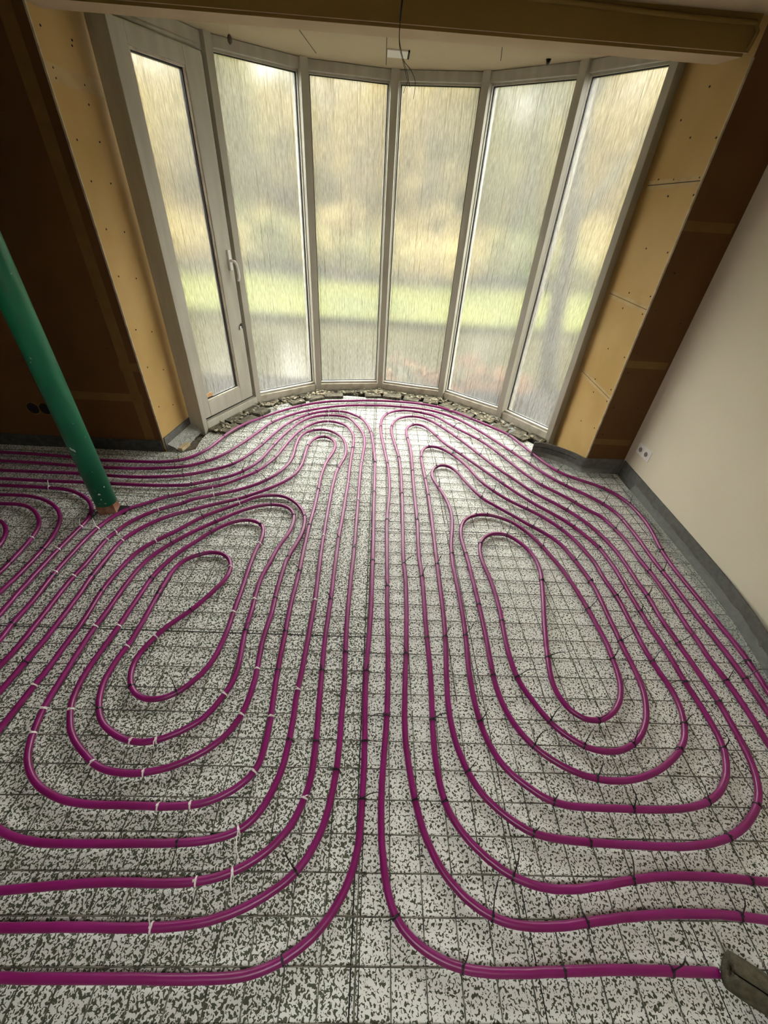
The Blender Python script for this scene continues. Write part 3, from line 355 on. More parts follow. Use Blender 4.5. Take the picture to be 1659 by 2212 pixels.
'SL': '-1512,340 -1520,353 -1530,371 -1541,391 -1551,413 -1560,435 -1567,457 -1574,480 -1580,504 -1585,527 -1589,551 -1592,575 -1594,598 -1596,622 -1597,646 -1597,670 -1597,694 -1596,718 -1595,742 -1594,766 -1593,790 -1592,814 -1591,838 -1589,862 -1588,886 -1587,910 -1585,934 -1583,958 -1581,982 -1578,1006 -1575,1030 -1573,1054 -1572,1078 -1572,1101 -1572,1125 -1573,1149 -1574,1173 -1575,1197 -1575,1221 -1576,1245 -1577,1269 -1578,1293 -1579,1317 -1580,1341 -1581,1365 -1582,1389 -1582,1413 -1583,1437 -1583,1461 -1582,1485 -1581,1509 -1579,1533 -1576,1557 -1574,1581 -1573,1605 -1573,1629 -1573,1653 -1573,1677 -1573,1701 -1574,1725 -1573,1749 -1572,1773 -1569,1796 -1565,1820 -1559,1843 -1552,1866 -1545,1889 -1538,1912 -1529,1934 -1519,1956 -1507,1976 -1494,1997 -1480,2016 -1465,2035 -1449,2053 -1432,2070 -1415,2086 -1397,2101 -1377,2116 -1358,2129 -1337,2142 -1317,2154 -1297,2167 -1277,2181 -1260,2196 -1243,2212 -1225,2227 -1205,2240 -1184,2251 -1163,2261 -1141,2271 -1119,2282 -1098,2292 -1076,2303 -1055,2313 -1033,2324 -1012,2336 -991,2347 -970,2358 -949,2371 -929,2383 -909,2397 -890,2411 -871,2426 -852,2441 -835,2457 -817,2474 -801,2491 -786,2510 -771,2529 -757,2548 -744,2568 -732,2589 -720,2610 -709,2631 -699,2653 -690,2675 -682,2698 -675,2721 -668,2744 -663,2767 -658,2791 -655,2814 -653,2838 -652,2862 -651,2886 -652,2910 -653,2934 -654,2958 -656,2982 -657,3006 -658,3030 -658,3054 -658,3078 -658,3102 -658,3126 -657,3150 -655,3174 -652,3198 -648,3221 -642,3244 -634,3266 -623,3287 -610,3307 -594,3324 -576,3340 -557,3353 -536,3364 -514,3373 -491,3378 -468,3380 -445,3378 -423,3372 -401,3363 -380,3351 -361,3337 -343,3322 -326,3305 -310,3287 -296,3267 -284,3247 -273,3226 -264,3204 -256,3181 -249,3158 -243,3135 -239,3111 -235,3088 -231,3064 -229,3040 -227,3016 -226,2992 -226,2968 -227,2944 -228,2920 -231,2897 -235,2873 -240,2849 -245,2826 -251,2803 -256,2779 -262,2756 -266,2733 -270,2709 -273,2685 -276,2661 -278,2637 -280,2613 -281,2589 -282,2565 -283,2541 -284,2517 -285,2493 -286,2469 -286,2445 -287,2421 -287,2397 -287,2373 -287,2349 -288,2325 -288,2301 -288,2277 -288,2253 -288,2229 -288,2205 -289,2181 -289,2157 -289,2133 -288,2109 -288,2085 -288,2061 -288,2037 -288,2013 -288,1989 -287,1965 -287,1941 -287,1917 -287,1893 -286,1869 -286,1845 -286,1821 -286,1797 -285,1773 -285,1749 -284,1725 -283,1701 -282,1677 -282,1653 -281,1629 -280,1605 -279,1581 -278,1557 -277,1533 -276,1509 -275,1485 -274,1461 -273,1437 -272,1413 -272,1389 -272,1365 -272,1341 -272,1317 -272,1293 -272,1269 -273,1245 -273,1221 -273,1197 -273,1173 -273,1149 -274,1125 -274,1101 -274,1077 -275,1053 -275,1029 -276,1005 -277,981 -278,957 -279,933 -280,909 -280,885 -281,861 -280,837 -279,813 -278,789 -278,765 -278,741 -278,717 -279,693 -280,669 -282,645 -283,621 -287,597 -291,574 -298,551 -305,528 -314,506 -323,484 -334,464 -348,445 -365,428 -383,414 -404,403 -426,394 -449,388 -472,383 -496,379 -520,376 -544,374 -568,373 -591,372 -615,371 -640,370 -664,370 -688,370 -712,369 -736,369 -760,368 -784,368 -808,367 -832,367 -856,367 -880,366 -904,366 -928,366 -952,366 -976,366 -1000,367 -1024,368 -1047,371 -1071,374 -1095,379 -1118,384 -1141,391 -1164,399 -1186,408 -1208,417 -1229,428 -1250,440 -1270,453 -1290,466 -1308,481 -1326,498 -1342,515 -1356,534 -1368,555 -1377,577 -1383,599 -1387,623 -1390,646 -1391,670 -1391,694 -1391,718 -1390,742 -1388,766 -1387,790 -1385,814 -1384,838 -1382,862 -1380,886 -1378,910 -1375,934 -1374,958 -1373,982 -1373,1006 -1373,1030 -1373,1054 -1373,1078 -1372,1102 -1371,1126 -1370,1150 -1369,1174 -1370,1198 -1370,1222 -1371,1246 -1373,1270 -1374,1293 -1377,1317 -1379,1341 -1380,1365 -1382,1389 -1382,1413 -1382,1437 -1381,1461 -1379,1485 -1377,1509 -1374,1533 -1371,1557 -1368,1580 -1364,1604 -1360,1628 -1355,1651 -1350,1674 -1342,1697 -1333,1719 -1322,1740 -1310,1761 -1297,1781 -1282,1800 -1267,1819 -1252,1837 -1236,1855 -1220,1873 -1205,1892 -1191,1911 -1177,1931 -1163,1950 -1149,1970 -1135,1989 -1120,2008 -1105,2027 -1089,2045 -1073,2062 -1055,2078 -1037,2094 -1019,2110 -1000,2125 -982,2140 -963,2155 -944,2170 -926,2186 -908,2201 -890,2217 -872,2234 -855,2250 -837,2266 -818,2280 -798,2292 -776,2302 -754,2309 -730,2315 -707,2318 -683,2320 -660,2320 -636,2316 -614,2310 -592,2300 -572,2288 -553,2274 -535,2258 -519,2241 -503,2223 -489,2203 -476,2183 -463,2163 -453,2141 -444,2119 -436,2097 -431,2074 -427,2050 -425,2026 -424,2002 -424,1978 -425,1954 -426,1930 -429,1907 -432,1883 -437,1859 -442,1836 -447,1812 -453,1789 -459,1766 -464,1742 -469,1719 -473,1695 -477,1672 -479,1648 -480,1624 -481,1600 -482,1576 -483,1552 -483,1528 -484,1504 -484,1480 -484,1456 -484,1432 -484,1408 -483,1384 -482,1360 -481,1336 -480,1312 -480,1288 -481,1264 -483,1240 -484,1216 -485,1192 -486,1168 -486,1144 -486,1120 -485,1096 -483,1072 -481,1048 -479,1024 -477,1000 -476,976 -474,952 -474,928 -475,904 -476,880 -478,857 -481,833 -485,809 -490,786 -498,764 -508,742 -520,721 -533,702 -549,684 -566,667 -584,652 -604,638 -624,626 -645,614 -667,604 -689,595 -711,587 -734,581 -758,576 -781,572 -805,569 -829,568 -853,569 -877,571 -900,574 -924,579 -946,586 -968,595 -989,606 -1009,619 -1029,632 -1049,645 -1068,659 -1087,674 -1104,690 -1121,707 -1136,726 -1149,746 -1161,766 -1172,787 -1182,809 -1190,832 -1195,855 -1199,878 -1202,902 -1203,926 -1204,950 -1204,974 -1203,998 -1201,1022 -1199,1046 -1197,1070 -1195,1094 -1193,1118 -1191,1142 -1189,1166 -1188,1190 -1188,1214 -1187,1238 -1186,1262 -1185,1286 -1183,1310 -1182,1333 -1181,1357 -1180,1381 -1179,1405 -1178,1429 -1178,1453 -1176,1477 -1173,1501 -1169,1525 -1165,1548 -1159,1572 -1153,1595 -1146,1618 -1138,1640 -1129,1663 -1120,1685 -1110,1707 -1099,1728 -1087,1749 -1074,1769 -1061,1789 -1048,1809 -1035,1829 -1023,1850 -1011,1870 -997,1890 -983,1910 -968,1928 -953,1946 -936,1963 -918,1979 -900,1994 -880,2007 -859,2018 -837,2027 -814,2032 -791,2033 -768,2030 -745,2024 -725,2014 -707,2000 -692,1983 -681,1962 -673,1940 -668,1917 -665,1894 -664,1870 -664,1846 -665,1822 -668,1798 -670,1774 -673,1750 -674,1726 -675,1702 -675,1678 -675,1654 -675,1630 -675,1606 -674,1582 -674,1558 -674,1534 -673,1510 -672,1486 -672,1462 -671,1438 -671,1414 -671,1390 -671,1366 -671,1342 -671,1318 -671,1294 -670,1270 -670,1246 -669,1222 -669,1198 -669,1174 -670,1150 -672,1126 -674,1103 -676,1079 -679,1055 -684,1032 -691,1009 -700,987 -710,965 -722,944 -736,925 -750,906 -766,889 -784,873 -804,860 -825,850 -847,844 -870,841 -893,842 -916,847 -938,856 -957,868 -974,884 -989,902 -1001,922 -1011,944 -1018,967 -1022,990 -1024,1013 -1023,1037 -1019,1060 -1013,1083 -1005,1106 -996,1128 -986,1150 -976,1172 -965,1193 -952,1213 -938,1232 -923,1251 -908,1270 -894,1289 -880,1308 -867,1329 -856,1350 -845,1371 -834,1393 -823,1414 -813,1436 -803,1457 -793,1479 -786,1502 -780,1525 -776,1548 -775,1572 -777,1595 -782,1618 -790,1641 -801,1661 -815,1680 -832,1696 -851,1708 -872,1717 -895,1721 -918,1721 -940,1717 -963,1709 -984,1699 -1005,1688 -1024,1674 -1041,1658 -1055,1639 -1067,1619 -1075,1597 -1081,1574 -1085,1550 -1088,1527 -1089,1503 -1090,1479 -1091,1455 -1091,1431 -1091,1407 -1091,1383 -1091,1359 -1091,1335 -1090,1311 -1090,1287 -1090,1263 -1089,1239 -1089,1215 -1090,1191 -1090,1167 -1091,1143 -1092,1119 -1095,1095 -1098,1071 -1102,1048 -1105,1024 -1107,1000 -1108,976 -1108,952 -1108,928 -1105,905 -1100,881 -1093,859 -1085,836 -1075,815 -1063,794 -1050,774 -1035,756 -1018,740 -999,726 -978,714 -957,703 -935,693 -912,685 -889,679 -866,676 -842,674 -819,676 -796,680 -773,687 -751,696 -729,706 -708,717 -688,730 -668,743 -650,758 -634,775 -621,795 -609,815 -599,837 -589,859 -581,881 -573,904 -567,927 -564,950 -563,974 -564,998 -565,1022 -568,1046 -570,1070 -573,1094 -576,1117 -578,1141 -581,1165 -582,1189 -583,1213 -583,1237 -583,1261 -584,1285 -584,1309 -585,1333 -586,1357 -587,1381 -589,1405 -590,1429 -591,1453 -591,1477 -591,1501 -589,1525 -587,1549 -583,1572 -579,1596 -575,1620 -570,1643 -567,1667 -563,1691 -560,1715 -556,1738 -552,1762 -547,1785 -541,1808 -534,1831 -527,1854 -520,1877 -514,1901 -509,1924 -505,1948 -502,1971 -500,1995 -499,2019 -499,2043 -501,2067 -505,2090 -512,2113 -521,2135 -533,2154 -549,2172 -567,2186 -587,2197 -609,2205 -632,2209 -656,2211 -680,2210 -703,2206 -726,2201 -749,2193 -771,2184 -792,2173 -813,2161 -833,2148 -853,2134 -871,2119 -890,2104 -908,2088 -925,2071 -942,2055 -959,2038 -976,2021 -993,2004 -1010,1987 -1027,1970 -1044,1953 -1061,1935 -1077,1918 -1093,1900 -1109,1882 -1124,1863 -1138,1844 -1153,1825 -1167,1805 -1181,1786 -1194,1766 -1207,1746 -1219,1725 -1231,1704 -1241,1682 -1250,1660 -1258,1637 -1264,1614 -1270,1591 -1274,1567 -1277,1544 -1279,1520 -1281,1496 -1283,1472 -1284,1448 -1286,1424 -1287,1400 -1287,1376 -1288,1352 -1288,1328 -1289,1304 -1289,1280 -1290,1256 -1292,1232 -1293,1208 -1295,1184 -1296,1160 -1296,1136 -1296,1112 -1296,1088 -1295,1064 -1294,1040 -1293,1016 -1292,992 -1290,968 -1289,944 -1289,920 -1288,896 -1287,872 -1286,848 -1284,824 -1282,801 -1278,777 -1273,753 -1267,730 -1261,707 -1254,684 -1246,662 -1236,640 -1225,619 -1211,600 -1196,582 -1179,565 -1161,550 -1141,536 -1121,524 -1099,513 -1077,504 -1055,496 -1032,489 -1009,483 -985,479 -961,476 -937,474 -913,472 -889,472 -865,471 -841,472 -817,472 -793,472 -769,471 -745,471 -721,471 -697,470 -673,470 -649,471 -625,472 -601,473 -578,476 -554,479 -531,484 -508,492 -486,501 -465,512 -445,524 -426,539 -408,555 -394,572 -383,592 -375,614 -371,637 -369,661 -368,685 -368,709 -368,733 -368,757 -369,781 -371,805 -373,829 -375,853 -377,877 -379,901 -381,925 -382,949 -383,973 -384,997 -385,1021 -386,1045 -386,1069 -387,1093 -387,1117 -388,1141 -388,1165 -389,1189 -390,1213 -391,1237 -392,1261 -392,1285 -393,1309 -393,1333 -393,1357 -393,1381 -392,1405 -392,1429 -391,1453 -391,1477 -390,1501 -390,1525 -390,1549 -389,1573 -389,1597 -389,1621 -389,1645 -390,1669 -390,1693 -390,1717 -391,1741 -391,1765 -391,1789 -391,1813 -391,1837 -391,1861 -391,1885 -391,1909 -391,1933 -391,1957 -391,1981 -390,2005 -390,2029 -389,2053 -388,2077 -387,2101 -387,2125 -386,2149 -385,2173 -384,2197 -384,2221 -384,2245 -384,2269 -384,2293 -384,2317 -384,2341 -384,2365 -385,2389 -385,2413 -385,2437 -386,2461 -386,2485 -387,2509 -387,2533 -387,2557 -387,2581 -387,2605 -386,2629 -385,2653 -383,2677 -381,2701 -379,2725 -377,2749 -374,2773 -371,2797 -367,2820 -362,2844 -357,2867 -351,2891 -345,2914 -340,2937 -335,2961 -331,2984 -327,3008 -325,3032 -324,3056 -324,3080 -326,3103 -330,3127 -337,3150 -346,3171 -358,3191 -373,3209 -390,3224 -410,3234 -431,3240 -453,3239 -474,3232 -493,3220 -509,3204 -523,3185 -534,3164 -541,3142 -547,3118 -552,3095 -555,3071 -557,3047 -559,3023 -559,2999 -559,2975 -559,2951 -558,2927 -558,2903 -557,2879 -557,2855 -557,2831 -557,2807 -558,2783 -559,2759 -561,2736 -564,2712 -568,2688 -573,2665 -579,2642 -586,2619 -595,2596 -605,2575 -616,2553 -628,2533 -641,2513 -655,2493 -670,2475 -686,2456 -702,2439 -719,2422 -737,2405 -755,2390 -773,2374 -791,2358 -809,2343 -828,2328 -847,2313 -866,2299 -886,2285 -906,2272 -927,2259 -947,2247 -968,2236 -989,2224 -1011,2213 -1032,2201 -1053,2190 -1074,2178 -1095,2166 -1115,2154 -1136,2142 -1156,2129 -1177,2117 -1197,2104 -1218,2092 -1239,2080 -1260,2068 -1280,2055 -1300,2042 -1319,2027 -1337,2012 -1354,1995 -1370,1977 -1385,1959 -1400,1940 -1414,1920 -1427,1900 -1439,1879 -1450,1858 -1460,1837 -1469,1814 -1475,1792 -1480,1768 -1483,1744 -1485,1721 -1486,1697 -1487,1673 -1487,1649 -1488,1625 -1489,1601 -1489,1577 -1490,1553 -1490,1529 -1490,1505 -1489,1481 -1488,1457 -1486,1433 -1484,1409 -1482,1385 -1481,1361 -1481,1337 -1480,1313 -1480,1289 -1480,1265 -1479,1241 -1479,1217 -1479,1193 -1479,1169 -1480,1145 -1480,1121 -1481,1097 -1482,1073 -1484,1049 -1486,1025 -1488,1001 -1490,977 -1492,953 -1493,929 -1495,905 -1497,881 -1499,858 -1504,834 -1510,811 -1516,788 -1524,765 -1531,742 -1538,719 -1545,696 -1551,673 -1556,650 -1558,626 -1559,602 -1557,579 -1553,555 -1548,532 -1541,509 -1532,487 -1523,465 -1512,444 -1500,424 -1489,407 -1481,395',
'SC': '1610,377 1618,390 1628,407 1639,427 1649,449 1657,471 1664,494 1668,517 1671,541 1674,565 1676,589 1679,613 1681,637 1683,661 1685,685 1688,709 1690,733 1692,757 1695,781 1697,804 1699,828 1701,852 1702,876 1703,900 1704,924 1704,948 1704,973 1704,997 1703,1021 1701,1045 1700,1068 1698,1092 1698,1116 1698,1140 1700,1164 1702,1188 1703,1212 1703,1236 1703,1260 1702,1284 1703,1308 1705,1332 1706,1356 1708,1380 1710,1404 1712,1428 1713,1452 1715,1476 1716,1500 1717,1524 1717,1548 1717,1572 1718,1596 1717,1620 1717,1644 1716,1668 1715,1692 1713,1716 1711,1740 1709,1764 1707,1788 1706,1812 1705,1836 1705,1860 1705,1884 1705,1908 1705,1932 1704,1956 1703,1980 1701,2004 1698,2028 1694,2052 1690,2075 1685,2099 1680,2122 1675,2146 1669,2169 1663,2192 1655,2214 1644,2235 1631,2254 1616,2271 1599,2287 1583,2305 1568,2323 1555,2343 1542,2363 1528,2383 1515,2403 1500,2422 1486,2441 1470,2460 1455,2478 1439,2497 1424,2515 1407,2532 1391,2550 1375,2567 1359,2585 1344,2604 1329,2623 1316,2643 1304,2664 1292,2685 1280,2706 1269,2727 1258,2749 1248,2770 1237,2792 1227,2814 1217,2835 1207,2857 1198,2880 1189,2902 1179,2924 1170,2946 1161,2969 1152,2991 1143,3013 1133,3035 1123,3057 1114,3079 1104,3101 1093,3123 1083,3144 1073,3166 1062,3187 1050,3209 1039,3230 1027,3251 1015,3271 1002,3292 989,3312 976,3332 962,3351 947,3370 932,3389 917,3408 902,3427 887,3445 871,3464 856,3482 840,3500 825,3519 810,3538 795,3557 780,3576 766,3595 753,3615 739,3635 726,3655 713,3675 700,3695 686,3715 672,3734 657,3753 641,3771 624,3788 606,3803 587,3817 566,3830 545,3841 524,3852 502,3862 480,3871 457,3880 435,3887 411,3894 388,3899 364,3902 341,3904 317,3904 293,3902 270,3897 247,3891 225,3882 204,3871 184,3858 165,3843 148,3826 133,3808 120,3788 110,3767 100,3745 93,3722 86,3699 81,3676 76,3652 73,3628 70,3604 68,3581 67,3557 66,3533 66,3508 66,3484 66,3460 67,3436 68,3412 69,3388 70,3364 72,3340 73,3316 75,3292 77,3268 80,3244 82,3221 85,3197 87,3173 90,3149 92,3125 95,3101 97,3077 100,3053 103,3029 106,3005 108,2982 111,2958 114,2934 117,2910 119,2886 121,2862 124,2838 125,2814 127,2790 129,2766 130,2742 132,2718 133,2694 134,2670 135,2646 136,2622 137,2598 137,2574 138,2550 138,2526 138,2502 138,2478 138,2454 137,2430 135,2406 134,2382 132,2358 131,2334 129,2310 127,2286 126,2262 124,2238 123,2214 121,2190 119,2166 118,2142 117,2118 116,2094 115,2070 114,2046 114,2022 113,1998 113,1974 113,1950 113,1926 113,1901 113,1877 113,1853 113,1829 113,1805 113,1781 113,1757 113,1733 113,1709 113,1685 113,1661 113,1637 113,1613 113,1589 113,1565 113,1541 113,1517 113,1493 113,1469 112,1445 112,1421 112,1397 112,1372 112,1348 112,1324 112,1300 112,1276 112,1252 112,1228 112,1204 113,1180 113,1156 113,1132 113,1108 113,1084 113,1060 112,1036 112,1012 112,988 112,964 111,940 111,916 110,892 109,868 108,844 107,820 105,796 104,772 102,748 100,724 98,700 96,676 94,652 92,628 90,604 88,580 86,556 85,532 84,508 83,484 83,460 83,436 84,412 85,388 87,364 90,340 93,316 97,292 102,269 109,246 118,224 129,204 144,185 161,169 180,155 200,143 222,132 244,123 267,115 290,109 313,104 337,100 361,98 385,96 409,95 433,95 457,95 481,95 505,95 529,96 553,97 577,97 601,98 625,99 649,99 673,100 697,100 721,101 745,101 769,101 793,101 817,101 841,100 865,100 889,100 913,99 937,99 961,98 985,98 1009,97 1031,97 1049,96',
